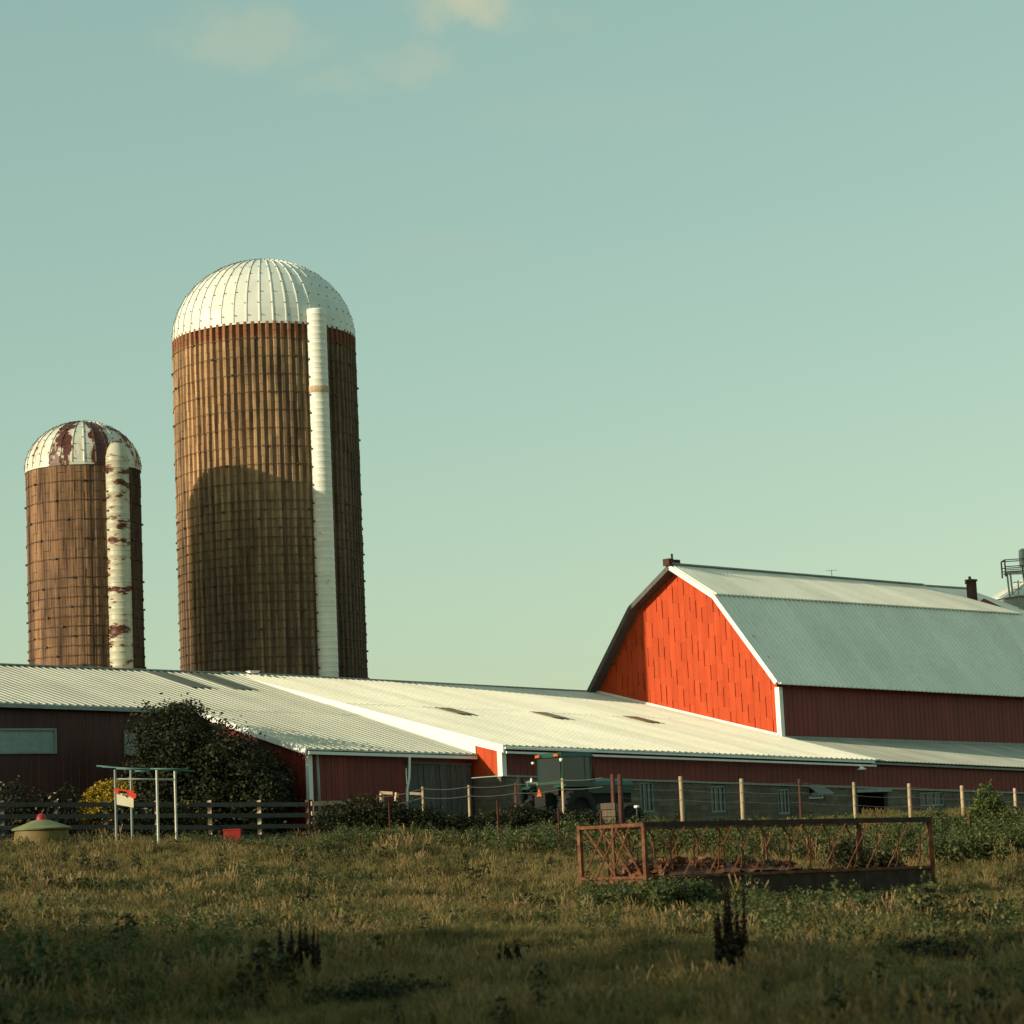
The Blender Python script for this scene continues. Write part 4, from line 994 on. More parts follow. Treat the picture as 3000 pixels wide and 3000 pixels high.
# red tub
rt_ = at(681, 2452, 69.5); gr = gz(rt_.x, 69.5)
tub = thing('feed_tub', (rt_.x, 69.5, gr), 'square red plastic feed tub standing in grass in front of the rail fence', 'tub')
zt_ = at(681, 2431, 69.5).z; w_ = .5
mb = MB(); o_ = [Vector((-1, -.6, 0)), Vector((1, -.6, 0)), Vector((1, .6, 0)), Vector((-1, .6, 0))]
cB = Vector((rt_.x, 69.5, 0))
loops = [([cB + q * .21 + up * (gr - .05) for q in o_]), ([cB + q * .25 + up * zt_ for q in o_]), ([cB + q * .22 + up * zt_ for q in o_]), ([cB + q * .19 + up * (zt_ - .2) for q in o_])]
mb.add([v for l in loops for v in l], [(i * 4 + k, i * 4 + (k + 1) % 4, (i + 1) * 4 + (k + 1) % 4, (i + 1) * 4 + k) for i in range(3) for k in range(4)] + [(12, 13, 14, 15)]); mb.build('tub_body', M_red, tub)
mb = MB()
for i in range(4): mb.beam(loops[1][i] + up * .005, loops[1][(i + 1) % 4] + up * .005, .035, .035)
mb.build('rim', M_red, tub)

# ------------------------------------------------------------------ rusty bunk feeder
NL = at(1897, 2640, 50); NL.z = 0
RE = at(2735, 2600, 54); RE.z = 0
dl = (RE - NL).normalized(); Lf = (RE - NL).length; dw = Vector((-dl.y, dl.x, 0)); Wf = 2.45
yaw = math.atan2(dl.y, dl.x)
zA = at(1870, 2640, 50).z; zB = at(2735, 2600, 54).z; zTA = at(1897, 2412, 50).z; zTB = at(2735, 2397, 54).z
fe = thing('bunk_feeder', (NL.x, NL.y, zA), 'long rusty steel cattle bunk feeder with bar sides standing in the grass', 'cattle feeder')
def Fp(u, w, h):      # u along, w across, h 0..1 bottom..top
    t = u / Lf; return NL + dl * u + dw * w + up * (lerp(zA, zB, t) + h * lerp(zTA - zA, zTB - zB, t))
h_tr = .30
for w in (0, Wf):
    mb = MB(); mb.beam(Fp(-.04, w, .985), Fp(Lf + .04, w, .985), .09, .11); mb.build('top_rail', M_shaderust if w == 0 else M_rust, fe)
    mb = MB(); mb.beam(Fp(0, w, h_tr), Fp(Lf, w, h_tr), .07, .06); mb.build('trough_rail', M_rust, fe)
    o = .02 if w == 0 else -.02
    for k in range(4):
        a, c = Lf * k / 4, Lf * (k + 1) / 4 - .02
        mb = MB(); mb.hexa([Fp(a, w + o, .02), Fp(c, w + o, .02), Fp(c, w + o * 2, .02), Fp(a, w + o * 2, .02)], [Fp(a, w, h_tr), Fp(c, w, h_tr), Fp(c, w + o, h_tr), Fp(a, w + o, h_tr)]); mb.build('trough_panel', M_shaderust if w == 0 else M_rust, fe)
for u in (0, Lf):
    mb = MB(); mb.beam(Fp(u, 0, .985), Fp(u, Wf, .985), .07, .07); mb.build('end_rail', M_rust, fe)
    mb = MB(); mb.beam(Fp(u, 0, h_tr), Fp(u, Wf, h_tr), .06, .06); mb.build('trough_rail', M_rust, fe)
    mb = MB(); e = .01 if u == 0 else -.03
    mb.hexa([Fp(u + e, 0, .0), Fp(u + e + .02, 0, .0), Fp(u + e + .02, Wf, .0), Fp(u + e, Wf, .0)], [Fp(u + e, 0, h_tr), Fp(u + e + .02, 0, h_tr), Fp(u + e + .02, Wf, h_tr), Fp(u + e, Wf, h_tr)]); mb.build('end_panel', M_rust, fe)
    for w in (0, Wf):
        mb = MB(); mb.beam(Fp(u, w, 0), Fp(u, w, 1.0), .085, .085); mb.build('corner_post', M_rust, fe)
mb = MB(); mb.beam(Fp(0, Wf * .47, h_tr), Fp(0, Wf * .47, .985), .05, .05); mb.build('end_bar', M_rust, fe)
# end lattice
for a, c in ((.08, .55), (.32, .80), (.56, .95)):
    mb = MB(); mb.tube([Fp(0, Wf * (1 - a), .97), Fp(0, Wf * (1 - c), h_tr)], .02, 6); mb.build('end_bar', M_rust, fe)
for a, c in ((.42, .05), (.62, .25), (.80, .48)):
    mb = MB(); mb.tube([Fp(-.02, Wf * (1 - a), .97), Fp(-.02, Wf * (1 - c), h_tr)], .02, 6); mb.build('end_bar', M_rust, fe)
nb = 12; du = Lf / (nb + .5)
for i in range(1, nb + 1):
    u = i * du + random.uniform(-.04, .04); lean = .10
    mb = MB(); mb.tube([Fp(u - .10, .0, h_tr), Fp(u, .0, .42), Fp(u + .04, .0, .82), Fp(u + .22, .0, .96)], .019, 6); mb.build('side_bar', M_rust, fe)
    mb = MB(); sgn = -1 if i < nb / 2 else 1
    mb.tube([Fp(u - .1, Wf, .97), Fp(u + .05, Wf, .84), Fp(u + .08, Wf, h_tr)], .022, 6); mb.build('side_bar', M_rust, fe)
    mb = MB(); mb.tube([Fp(u - .05, .35, .28), Fp(u + .45, .05, .97)], .014, 5); mb.build('slant_bar', M_rust, fe)
for i in range(0, nb, 3):
    u = i * du
    mb = MB(); mb.tube([Fp(u + .1, Wf - .05, .97), Fp(u + .85, Wf - .3, .3)], .014, 5); mb.build('slant_bar', M_rust, fe)
for u in (Lf * .33, Lf * .66, Lf * .93):
    mb = MB(); mb.beam(Fp(u, 0, h_tr - .05), Fp(u, Wf, h_tr - .05), .06, .06); mb.build('cross_member', M_rust, fe)
mb = MB(); mb.beam(Fp(Lf - .5, -.03, .06), Fp(Lf + .06, -.03, .09), .08, .16); mb.build('skid', M_shaderust, fe)
# old hay and rust heap in the trough
hp = leaf_mesh('old_hay', M_straw, [((Lf * f, Wf * .5, .0), (.75, .7, .22 + .10 * math.sin(f * 9))) for f in (.12, .22, .32, .42, .52)], 2600, .16, seed=21)
M_hay = leaf_mat('rotten_hay', [(.05, .022, .012), (.12, .045, .022), (.22, .10, .05)], trans=.1, scale=2)
hp.materials[0] = M_hay
ho = thing('hay_heap', NL + up * (zA + .55), 'heap of rotten red-brown hay lying inside the rusty bunk feeder', 'hay', rz=yaw)
place('old_hay', hp, ho)
mb = MB(); n_ = 22; vs = []; fs = []
for i in range(n_):
    for j in range(6):
        u = Lf * (.04 + .58 * i / (n_ - 1)); w = Wf * (.12 + .76 * j / 5); h = .28 * math.sin(math.pi * i / (n_ - 1)) ** .5 * math.sin(math.pi * (j + .5) / 6) + random.uniform(-.05, .05) - .15
        vs.append(Vector((u, w, h)))
for i in range(n_ - 1):
    for j in range(5): fs.append((i * 6 + j, (i + 1) * 6 + j, (i + 1) * 6 + j + 1, i * 6 + j + 1))
mb.add(vs, fs); mb.build('hay_bed', M_hay, ho, world=False)

# ------------------------------------------------------------------ tractor
TY = 77.; tb0 = at(1648, 2300, TY)
gT = gz(tb0.x, TY)
zrf = at(1648, 2204, TY).z; zcb = at(1648, 2298, TY).z
tr = thing('tractor', (tb0.x, TY, gT), 'old green cab tractor parked in front of the low barn', 'tractor', rz=math.atan2(D1.y, D1.x))
def tb(mb, nm, m, parent=tr): return mb.build(nm, m, parent, world=False)
H = zrf - gT; hc = zcb - gT
# local: x forward (away right), y left(back). near corner of cab at (0,0)
cl, cw_ = 1.30, 1.10
mb = MB(); mb.hexa([(-.08, -.06, H - .14), (cl + .1, -.06, H - .14), (cl + .1, cw_ + .06, H - .14), (-.08, cw_ + .06, H - .14)], [(.0, .02, H), (cl, .02, H), (cl, cw_ - .02, H), (.0, cw_ - .02, H)]); tb(mb, 'cab_roof', M_green)
mb = MB()
for x, y in ((0, 0), (cl, 0), (0, cw_), (cl, cw_)): mb.beam((x, y, hc), (x + (.03 if x == 0 else -.04), y, H - .14), .07, .07)
for a, b in (((0, 0), (cl, 0)), ((0, cw_), (cl, cw_)), ((0, 0), (0, cw_)), ((cl, 0), (cl, cw_))): mb.beam((*a, hc + .03), (*b, hc + .03), .07, .12)
mb.beam((cl * .78, 0, hc), (cl * .78, 0, H - .14), .05, .05); tb(mb, 'cab_frame', M_green)
for nm, pts in (('side_pane', [(.06, 0), (cl * .76, 0)]), ('side_pane', [(cl * .80, 0), (cl - .05, 0)]), ('rear_pane', [(0, .06), (0, cw_ - .06)]), ('front_pane', [(cl - .01, .06), (cl - .01, cw_ - .06)]), ('side_pane', [(.06, cw_), (cl - .05, cw_)])):
    a, b = pts; mb = MB(); mb.beam((*a, (hc + .09 + H - .15) / 2), (*b, (hc + .09 + H - .15) / 2), .015, H - .15 - hc - .09); tb(mb, nm, M_glass)
mb = MB(); mb.box((.5, .55, hc - .15), (1.3, 1.0, .35)); mb.box((.3, .55, hc + .1), (.4, .5, .2)); mb.box((.12, .55, hc + .35), (.12, .45, .5)); tb(mb, 'cab_floor_and_seat', M_tyre)
hl = 2.1
mb = MB(); prof = [(.18, .45), (.16, .72), (.28, .86), (.55, .90), (.82, .86), (.94, .72), (.92, .45)]
zb_ = hc - .75
mb.hexa([(cl, y, zb_ + z) for y, z in prof], [(cl + hl, y, zb_ + z * .97) for y, z in prof]); tb(mb, 'hood', M_green)
mb = MB()
for k in range(5): mb.beam((cl + hl + .01, .22, zb_ + .5 + .06 * k), (cl + hl + .01, .88, zb_ + .5 + .06 * k), .02, .03)
tb(mb, 'grille', M_tyre)
mb = MB(); mb.box((cl + hl * .5, .55, zb_ + .3), (hl * .95, .55, .35)); tb(mb, 'engine_block', M_tyre)
mb = MB(); mb.tube([(cl + .45, .35, zb_ + .8), (cl + .45, .35, H - .25)], .04, 8); mb.tube([(cl + .45, .35, zb_ + .95), (cl + .45, .35, H - .75)], .065, 8); tb(mb, 'exhaust', M_tpost)
for y0, y1 in ((-.55, 0), (cw_, cw_ + .5)):
    mb = MB(); mb.hexa([(-.45, y0, hc - .1), (1.0, y0, hc - .1), (1.0, y1, hc - .1), (-.45, y1, hc - .1)], [(-.35, y0, hc + .0), (.9, y0, hc + .0), (.9, y1, hc + .0), (-.35, y1, hc + .0)]); tb(mb, 'fender', M_green)
def wheel(x, y, r, w, nm):
    m = MB(); a = []
    pr_ = [(r * .62, -w * .5), (r * .9, -w * .5), (r, -w * .35), (r, w * .35), (r * .9, w * .5), (r * .62, w * .5)]
    m.lathe((0, 0, 0), pr_, 28)
    for k in range(22):
        t = 2 * math.pi * k / 22; m.box((r * 1.01 * math.cos(t), r * 1.01 * math.sin(t), 0), (.05, .07, w * .85), t)
    R_ = Matrix.Translation((x, y, r)) @ Matrix.Rotation(rad(90), 4, 'X')
    m.v = [R_ @ v for v in m.v]; wo = m.build(nm, M_tyre, tr, world=False)
    q = MB(); q.lathe((0, 0, 0), [(r * .62, -w * .45), (r * .55, -w * .2), (.1, -w * .25), (0, -w * .25)], 24); q.lathe((0, 0, 0), [(r * .62, w * .45), (r * .55, w * .2), (.1, w * .25), (0, w * .25)], 24)
    q.v = [R_ @ v for v in q.v]; q.build('rim', M_tyre, wo, world=False)
rw_ = min(.72, hc * .55)
wheel(.3, -.32, rw_, .4, 'rear_wheel'); wheel(.3, cw_ + .3, rw_, .4, 'rear_wheel'); wheel(cl + hl - .35, -.05, .42, .25, 'front_wheel'); wheel(cl + hl - .35, cw_ + .05, .42, .25, 'front_wheel')
for y in (.12, cw_ - .12):
    mb = MB(); mb.box((-.10, y, H - .08), (.07, .2, .08)); tb(mb, 'marker_light', M_orange)
mb = MB(); mb.lathe((-.12, cw_ + .1, H - .28), [(0, -.04), (.05, -.03), (.06, .03), (0, .05)], 10); tb(mb, 'work_light', M_trim)
mb = MB(); mb.lathe((-.06, -.05, H - .24), [(0, -.06), (.05, -.04), (.06, .04), (0, .06)], 10); tb(mb, 'work_light', M_trim)
mb = MB(); mb.hexa([(-.5, .42, hc - .35), (-.5, .66, hc - .35), (-.5, .54, hc - .08)], [(-.53, .42, hc - .35), (-.53, .66, hc - .35), (-.53, .54, hc - .08)]); tb(mb, 'warning_triangle', M_orange)
mb = MB(); mb.box((-.25, .55, hc - .5), (.5, .5, .5)); tb(mb, 'rear_axle_housing', M_tyre)

# implement left of the tractor
iY = 78.; ip = at(1545, 2320, iY); gI = gz(ip.x, iY)
imp = thing('fertilizer_spreader', (ip.x, iY, gI), 'small dark hopper on pale legs just left of the tractor', 'farm machine')
def ipx(px, py, dy=0): return at(px, py, iY + dy)
mb = MB(); c_ = ipx(1524, 2325); zt2 = ipx(1524, 2286).z; zb2 = ipx(1524, 2325).z
mb.lathe((c_.x, iY, 0), [(.03, zt2 + .12), (.06, zt2 + .1), (.12, zt2), (.22, zb2), (.22, gI + .3)], 14); mb.build('hopper', M_tyre, imp)
mb = MB(); mb.beam(ipx(1560, 2290), ipx(1545, 2290), .06, .06); mb.beam(ipx(1540, 2292), ipx(1578, 2294), .12, .05)
mb.beam(ipx(1545, 2293), Vector((ipx(1556, 2320).x, iY, gI)), .07, .07); mb.beam(ipx(1575, 2294), Vector((ipx(1575, 2320).x, iY, gI)), .05, .05); mb.beam(ipx(1535, 2293, .5), Vector((ipx(1535, 2320).x, iY + .5, gI)), .05, .05); mb.build('stand', M_silver, imp)
mb = MB(); p_ = ipx(1557, 2286); mb.lathe((p_.x, iY - .05, p_.z - .06), [(.045, 0), (.04, .08), (.02, .13), (0, .14)], 10); mb.build('lamp', M_trim, imp)

# ------------------------------------------------------------------ post and wire fence on the right
wf = thing('wire_fence', base(2340, 75), 'post and wire fence of tan posts in front of the block wall', 'fence')
posts = [(1793, 2268, .14, M_postr, 74), (1815, 2268, .17, M_postr, 74.3), (1993, 2274, .13, M_post, 74.6), (2171, 2281, .13, M_post, 75), (2341, 2282, .10, M_postr, 75.4), (2500, 2291, .10, M_post, 75.8), (2662, 2295, .12, M_post, 76.2), (2817, 2301, .12, M_post, 76.6), (2972, 2309, .11, M_post, 77), (3125, 2315, .11, M_post, 77.4)]
tops = []
for i, (px, py, w, m, Y) in enumerate(posts):
    p = at(px, py, Y); g = gz(p.x, Y); tops.append(p); ln = random.uniform(-.04, .04)
    mb = MB(); mb.tube([(p.x - ln * .4, Y, g - .3), (p.x - ln * .1, Y, (g + p.z) / 2), (p.x + ln * .2, Y, p.z - .02), (p.x + ln * .2, Y, p.z)], [w * .52, w * .5, w * .46, w * .35], 9)
    mb.build('post', m, wf)
for dzz in (.12, .42, .72):
    pts = []
    for p, q in zip(tops[1:], tops[2:]):
        for t in (0, .25, .5, .75): pts.append(lerp(p, q, t) + Vector((0, -.08, -dzz - .04 * math.sin(math.pi * t))))
    mb = MB(); mb.tube(pts, .005, 4, caps=False); mb.build('wire', M_wire, wf)
# left electric tape fence with slim posts
ef = thing('tape_fence', base(1380, 74), 'fence of slim posts with two sagging pale ropes in front of the grey sliding door', 'fence')
ep = [(1105, 2330, 73.2, M_tpost), (1237, 2305, 73.4, M_post), (1372, 2300, 73.6, M_post), (1509, 2292, 73.8, M_tpost), (1646, 2280, 74, M_post), (1793, 2268, 73.8, M_tpost)]
et = []
for px, py, Y, m in ep:
    p = at(px, py, Y); g = gz(p.x, Y); et.append(p)
    mb = MB(); mb.tube([(p.x, Y, g - .2), (p.x + .01, Y, p.z)], [.045, .036], 7); mb.build('post', m, ef)
for row in (0, 1):
    pts = []
    for k, (p, q) in enumerate(zip(et, et[1:])):
        for t in (0, .2, .4, .6, .8): pts.append(lerp(p, q, t) + Vector((0, -.05, -.06 - .27 * row - .05 * math.sin(math.pi * t))))
    mb = MB(); mb.tube(pts, .010, 5, caps=False); mb.build('rope', M_wire, ef)
# nearer steel T-posts in the weeds
for px, py, Y, lab in ((1140, 2350, 68.5, 'thin rusted steel post in the dark bramble bush'), (1457, 2345, 68, 'thin rusted steel post in weeds below the white barn corner'), (1636, 2372, 66.5, 'thin rusted steel post in weeds just left of the bunk feeder'), (2840, 2390, 66, 'thin rusted steel post in weeds right of the bunk feeder'), (1760, 2375, 67, 'thin rusted steel post behind the left end of the bunk feeder')):
    p = at(px, py, Y); g = gz(p.x, Y); pt = thing('steel_post', (p.x, Y, g), lab, 'post', group='thin steel posts in the weeds')
    mb = MB(); mb.beam((p.x, Y, g - .3), (p.x, Y, p.z), .05, .03); mb.beam((p.x, Y - .02, g - .3), (p.x, Y - .02, p.z), .012, .05); mb.build('shaft', M_tpost, pt)
# small yard objects
yp = at(2013, 2362, 72); 
wb = thing('small_crate', (at(1775, 2365, 73).x, 73, gz(at(1775, 2365, 73).x, 73)), 'weathered tan board crate in weeds below the twin red-brown posts', 'crate')
a_ = at(1760, 2352, 73); b_ = at(1800, 2352, 73); gq = gz(a_.x, 73)
for k in range(5):
    z0_, z1_ = lerp(gq, a_.z, k / 5), lerp(gq, a_.z, (k + 1) / 5) - .02
    mb = MB(); mb.box(((a_.x + b_.x) / 2, 73, (z0_ + z1_) / 2), (b_.x - a_.x, .4, z1_ - z0_)); mb.build('slat', M_postr2, wb)
ins = thing('white_cap', at(1865, 2362, 72.5), 'white plastic cap on a short stake among weeds right of the tractor', 'cap')
p_ = at(1865, 2362, 72.5); mb = MB(); mb.lathe(p_, [(.0, .03), (.08, .02), (.08, -.04), (.04, -.06)], 12); mb.build('cap', M_trim, ins)
mb = MB(); mb.tube([(p_.x, p_.y, gz(p_.x, 72.5) - .1), (p_.x, p_.y, p_.z - .02)], .02, 6); mb.build('stake', M_greywood, ins)
# small tan gate frame by the bramble
gt = thing('broken_gate', base(1150, 76), 'low broken wooden gate frame beside the grey sliding door', 'gate')
for (a, c, w) in (((1112, 2322), (1150, 2324), .09), ((1118, 2322), (1118, 2350), .1), ((1162, 2322), (1160, 2350), .09), ((1200, 2324), (1235, 2326), .08)):
    mb = MB(); mb.beam(at(*a, 76), at(*c, 76), w, w); mb.build('bar', M_post, gt)

# ------------------------------------------------------------------ weeds and bushes
plant('bramble_bush', 1100, 70.8, 'wide dark bramble bush right of the rail fence end', 'bush', [(-1.0, 0, .55, .9, .6, .55), (-.3, 0, .75, 1.0, .6, .55), (.6, 0, .6, 1.0, .6, .5), (1.5, .1, .5, .9, .6, .42)], 15000, .085, M_leaf_dark, stem=6, seed=31, clump=60)
plant('weed_bush', 1350, 71.0, 'dark weedy bush under the sagging ropes in front of the lit barn corner', 'bush', [(-.9, 0, .4, .8, .5, .4), (0, 0, .45, .8, .5, .42), (.9, 0, .5, .8, .5, .42)], 10000, .08, M_leaf_dark, stem=5, seed=32, clump=50)
plant('weed_bush', 1600, 71.5, 'dark weedy bush in front of the tractor wheels', 'bush', [(-.9, 0, .6, .7, .5, .45), (-.2, 0, .45, .8, .5, .45), (.8, 0, .4, .8, .5, .38)], 9000, .08, M_leaf_dark, stem=5, seed=33, clump=50)
plant('shrub', 2895, 71, 'tall yellow-green shrub rising above weeds between the last fence posts', 'shrub', [(0, 0, 1.25, .3, .3, .45), (.05, 0, .7, .6, .4, .55), (-.3, 0, .95, .2, .2, .25), (.35, 0, 1.0, .22, .2, .3)], 3200, .09, M_leaf_bright, stem=6, seed=34, clump=40)
plant('shrub', 2150, 52.6, 'leafy green shrub growing inside the left half of the bunk feeder', 'shrub', [(0, 0, .75, .35, .3, .55), (.5, 0, .55, .4, .3, .4)], 2000, .08, M_leaf_mid, stem=4, seed=35, clump=20)
plant('shrub', 2480, 54.6, 'dark green shrub growing inside the right half of the bunk feeder', 'shrub', [(0, 0, .6, .6, .4, .5), (.8, .3, .45, .5, .3, .35)], 3000, .08, M_leaf_dark, stem=4, seed=36, clump=26)

plant('weed_bush', 1120, 26.5, 'dark low weed mass at the bottom edge left of centre', 'bush', [(0, 0, .12, .5, .5, .2), (-.5, .4, .1, .4, .4, .18), (.4, .3, .1, .4, .4, .14)], 3800, .05, M_leaf_dark, stem=4, seed=70, clump=40, py=2950)
plant('weed_bush', 2700, 33, 'dark low weed clump in the right foreground', 'bush', [(0, 0, .14, .5, .5, .2), (.5, .3, .1, .4, .4, .16)], 2600, .055, M_leaf_dark, stem=4, seed=71, clump=30, py=2850)
def dock(px, pyb, Y, hpx, spikes, label, spread=.25, lean=0.):
    b_ = at(px, pyb, Y); g = gz(b_.x, Y); h = hpx / FPX * Y
    t = thing('dock_weed', (b_.x, Y, g), label, 'weed', group='dark seeding dock weeds')
    r = random.Random(px)
    for k in range(spikes):
        u = (k - (spikes - 1) / 2) / max(1, (spikes - 1) / 2) if spikes > 1 else 0
        hh = h * r.uniform(.55, 1.0); top = Vector((u * spread + lean * hh + r.uniform(-.09, .09), r.uniform(-.15, .15), hh))
        base_ = Vector((u * .06, 0, -.05)); midp = lerp(base_, top, .5) + Vector((u * spread * .28, 0, 0))
        mb = MB(); mb.tube([base_, midp, top], [.012, .009, .004], 5); mb.build('stalk', M_dock, t, world=False)
        bl = [(tuple(lerp(midp, top, q)), (.05 * (1.1 - q) * r.uniform(.8, 1.2), .045 * (1.1 - q), hh * .09)) for q in (-.2, -.05, .1, .22, .34, .46, .58, .7, .82, .92, 1.0)]
        place('seed_head', leaf_mesh('seed_head', M_dock, bl, 520, .034, seed=px + k), t)
    place('leaf', leaf_mesh('leaf', M_leaf_dark, [((0, 0, h * .22), (spread * .8 + .08, .2, h * .2))], 260, .12, seed=px), t)
dock(875, 2925, 29, 200, 11, 'wide dark dock weed of many upright seed spikes in the foreground', .26)
dock(2150, 2960, 30, 285, 8, 'tall dark dock weed standing alone in the right foreground', .14)
dock(575, 2880, 30, 130, 1, 'single dark seed spike leaning right in the left foreground', .02, .55)
dock(1495, 2870, 33, 110, 6, 'low dark clump of seed spikes in the centre foreground', .16)
dock(205, 2520, 56, 60, 2, 'small dark seed spikes in the grass below the yellow mineral feeder', .06)
dock(2880, 2920, 32, 90, 6, 'low dark clump of seed spikes near the right edge of the foreground', .2)

# ------------------------------------------------------------------ grass field (uncountable)
def tuft(name, n, h, w, spread, mat, seed, bend=.5, segs=2, heads=0):
    r = random.Random(seed); mb = MB()
    for i in range(n):
        a = r.uniform(0, 6.283); rr = spread * math.sqrt(r.random()); x, y = rr * math.cos(a), rr * math.sin(a)
        la = r.uniform(0, 6.283); hh = h * r.uniform(.5, 1.1); bd = bend * hh * r.uniform(.2, 1)
        fa_ = r.uniform(0, 3.1416); dx, dy = math.cos(fa_) * w / 2, math.sin(fa_) * w / 2
        p1 = (x + math.cos(la) * bd * .3, y + math.sin(la) * bd * .3, hh * .6); p2 = (x + math.cos(la) * bd, y + math.sin(la) * bd, hh * (1 - .12 * bend))
        mb.add([(x - dx, y - dy, -.04), (x + dx, y + dy, -.04), (p1[0] + dx * .8, p1[1] + dy * .8, p1[2]), (p1[0] - dx * .8, p1[1] - dy * .8, p1[2]), p2], [(0, 1, 2, 3), (3, 2, 4)])
        if heads and i < heads:
            for q in range(5):
                t = .72 + .07 * q; c = Vector(p2) * t + Vector((0, 0, hh * (1 - t) * .3)); c = lerp(Vector(p1), Vector(p2), .3 + .16 * q)
                mb.add([c + Vector((-.008, 0, 0)), c + Vector((0, .006, .022)), c + Vector((.008, 0, 0)), c + Vector((0, -.006, -.022))], [(0, 1, 2, 3)])
    return bpy.data.objects.new(name, mb.mesh(name, mat))
def leafy(name, n, h, size, mat, seed):
    me = leaf_mesh(name, mat, [((0, 0, h * .5), (h * .35, h * .35, h * .55))], n, size, seed=seed)
    return bpy.data.objects.new(name, me)
variants = [tuft('tuft_a', 26, .20, .013, .14, M_grass, 1), tuft('tuft_b', 22, .26, .012, .13, M_grass, 2, .7), tuft('tuft_c', 30, .15, .014, .18, M_grass, 3, .9),
            tuft('straw_a', 7, .36, .009, .12, M_straw, 4, .3, heads=9), tuft('straw_b', 9, .28, .010, .15, M_straw, 5, .6, heads=8), leafy('leafy_a', 70, .22, .045, M_leaf_mid, 6), leafy('leafy_b', 110, .5, .06, M_leaf_mid, 7), leafy('leafy_c', 90, .34, .05, M_leaf_dark, 8)]
vc = bpy.data.collections.new('grass_variants')
for o in variants: vc.objects.link(o)
def scatter(name, pts, scl, idx, label=None):
    n = len(pts); me = bpy.data.meshes.new(name); me.vertices.add(n); me.vertices.foreach_set('co', pts.astype(np.float32).ravel())
    for nm, dt, arr in (('scl', 'FLOAT', scl), ('rot', 'FLOAT', rng.random(n) * 6.283), ('tlt', 'FLOAT', rng.normal(0, .12, n))):
        a = me.attributes.new(nm, dt, 'POINT'); a.data.foreach_set('value', np.asarray(arr, np.float32))
    a = me.attributes.new('idx', 'INT', 'POINT'); a.data.foreach_set('value', np.asarray(idx, np.int32)); me.update()
    o = place(name, me, None, None, kind='stuff')
    if label: o['label'] = label
    g = bpy.data.node_groups.new('scatter', 'GeometryNodeTree')
    g.interface.new_socket('Geometry', in_out='INPUT', socket_type='NodeSocketGeometry'); g.interface.new_socket('Geometry', in_out='OUTPUT', socket_type='NodeSocketGeometry')
    gi = g.nodes.new('NodeGroupInput'); go = g.nodes.new('NodeGroupOutput'); ip_ = g.nodes.new('GeometryNodeInstanceOnPoints'); ci = g.nodes.new('GeometryNodeCollectionInfo')
    ci.inputs['Collection'].default_value = vc; ci.inputs['Separate Children'].default_value = True; ci.inputs['Reset Children'].default_value = True
    ip_.inputs['Pick Instance'].default_value = True
    def attr(nm, dt):
        q = g.nodes.new('GeometryNodeInputNamedAttribute'); q.data_type = dt; q.inputs[0].default_value = nm; return q.outputs[0]
    cx_ = g.nodes.new('ShaderNodeCombineXYZ'); g.links.new(attr('tlt', 'FLOAT'), cx_.inputs[0]); g.links.new(attr('rot', 'FLOAT'), cx_.inputs[2])
    g.links.new(gi.outputs[0], ip_.inputs['Points']); g.links.new(ci.outputs[0], ip_.inputs['Instance']); g.links.new(attr('idx', 'INT'), ip_.inputs['Instance Index'])
    g.links.new(cx_.outputs[0], ip_.inputs['Rotation']); g.links.new(attr('scl', 'FLOAT'), ip_.inputs['Scale']); g.links.new(ip_.outputs[0], go.inputs[0])
    md = o.modifiers.new('scatter', 'NODES'); md.node_group = g
    return o
# order of separate children is alphabetical: leafy_a, leafy_b, straw_a, straw_b, tuft_a, tuft_b, tuft_c
def vnoise(x, y, s, seed):
    r = np.random.default_rng(seed); g_ = r.random((64, 64)); u = x / s; v = y / s; i = np.floor(u).astype(int); j = np.floor(v).astype(int); fu = u - i; fv = v - j
    fu = fu * fu * (3 - 2 * fu); fv = fv * fv * (3 - 2 * fv); G_ = lambda a, b: g_[a % 64, b % 64]
    return (G_(i, j) * (1 - fu) + G_(i + 1, j) * fu) * (1 - fv) + (G_(i, j + 1) * (1 - fu) + G_(i + 1, j + 1) * fu) * fv
def field(n, y0, y1, power=1.0, margin=4):
    Y = y0 + (y1 - y0) * rng.random(n) ** power; X = (rng.random(n) * 2 - 1) * (.222 * Y + margin)
    return X, Y
def clear_feeder(X, Y):
    u = (X - NL.x) * dl.x + (Y - NL.y) * dl.y; w = (X - NL.x) * dw.x + (Y - NL.y) * dw.y
    return ~((u > 0) & (u < Lf) & (w > 0) & (w < Wf))
X, Y = field(240000, 18, 82, 1.0, 13)
n1 = vnoise(X, Y, 2.3, 1); n2 = vnoise(X, Y, .9, 2); n3 = vnoise(X, Y, 5.5, 3)
dens = .35 + .65 * n2
keep = (rng.random(len(X)) < dens); X, Y, n1, n2, n3 = X[keep], Y[keep], n1[keep], n2[keep], n3[keep]
r_ = rng.random(len(X)); idx = np.where(r_ < .38, 5, np.where(r_ < .68, 6, 7))
r2 = rng.random(len(X)); idx = np.where((n1 > .42) & (r2 < .10), np.where(rng.random(len(X)) < .5, 3, 4), idx); idx = np.where((n3 > .55) & (r2 > .80), 0, idx)
idx = np.where((n3 > .7) & (n2 > .6) & (r2 > .96), 1, idx)
n4 = vnoise(X, Y, .55, 9); n5 = vnoise(X, Y, 1.5, 10)
idx = np.where((n5 > .66) & (n4 > .45) & (rng.random(len(X)) < .05), 2, idx); idx = np.where((n5 < .2) & (rng.random(len(X)) < .3), 0, idx)
scl = (.42 + 1.0 * n1 * n2 + .35 * rng.random(len(X)) ** 2 + 1.0 * np.clip(n4 - .6, 0, 1) * 2.5 * n5) * (.8 + .5 * n3)
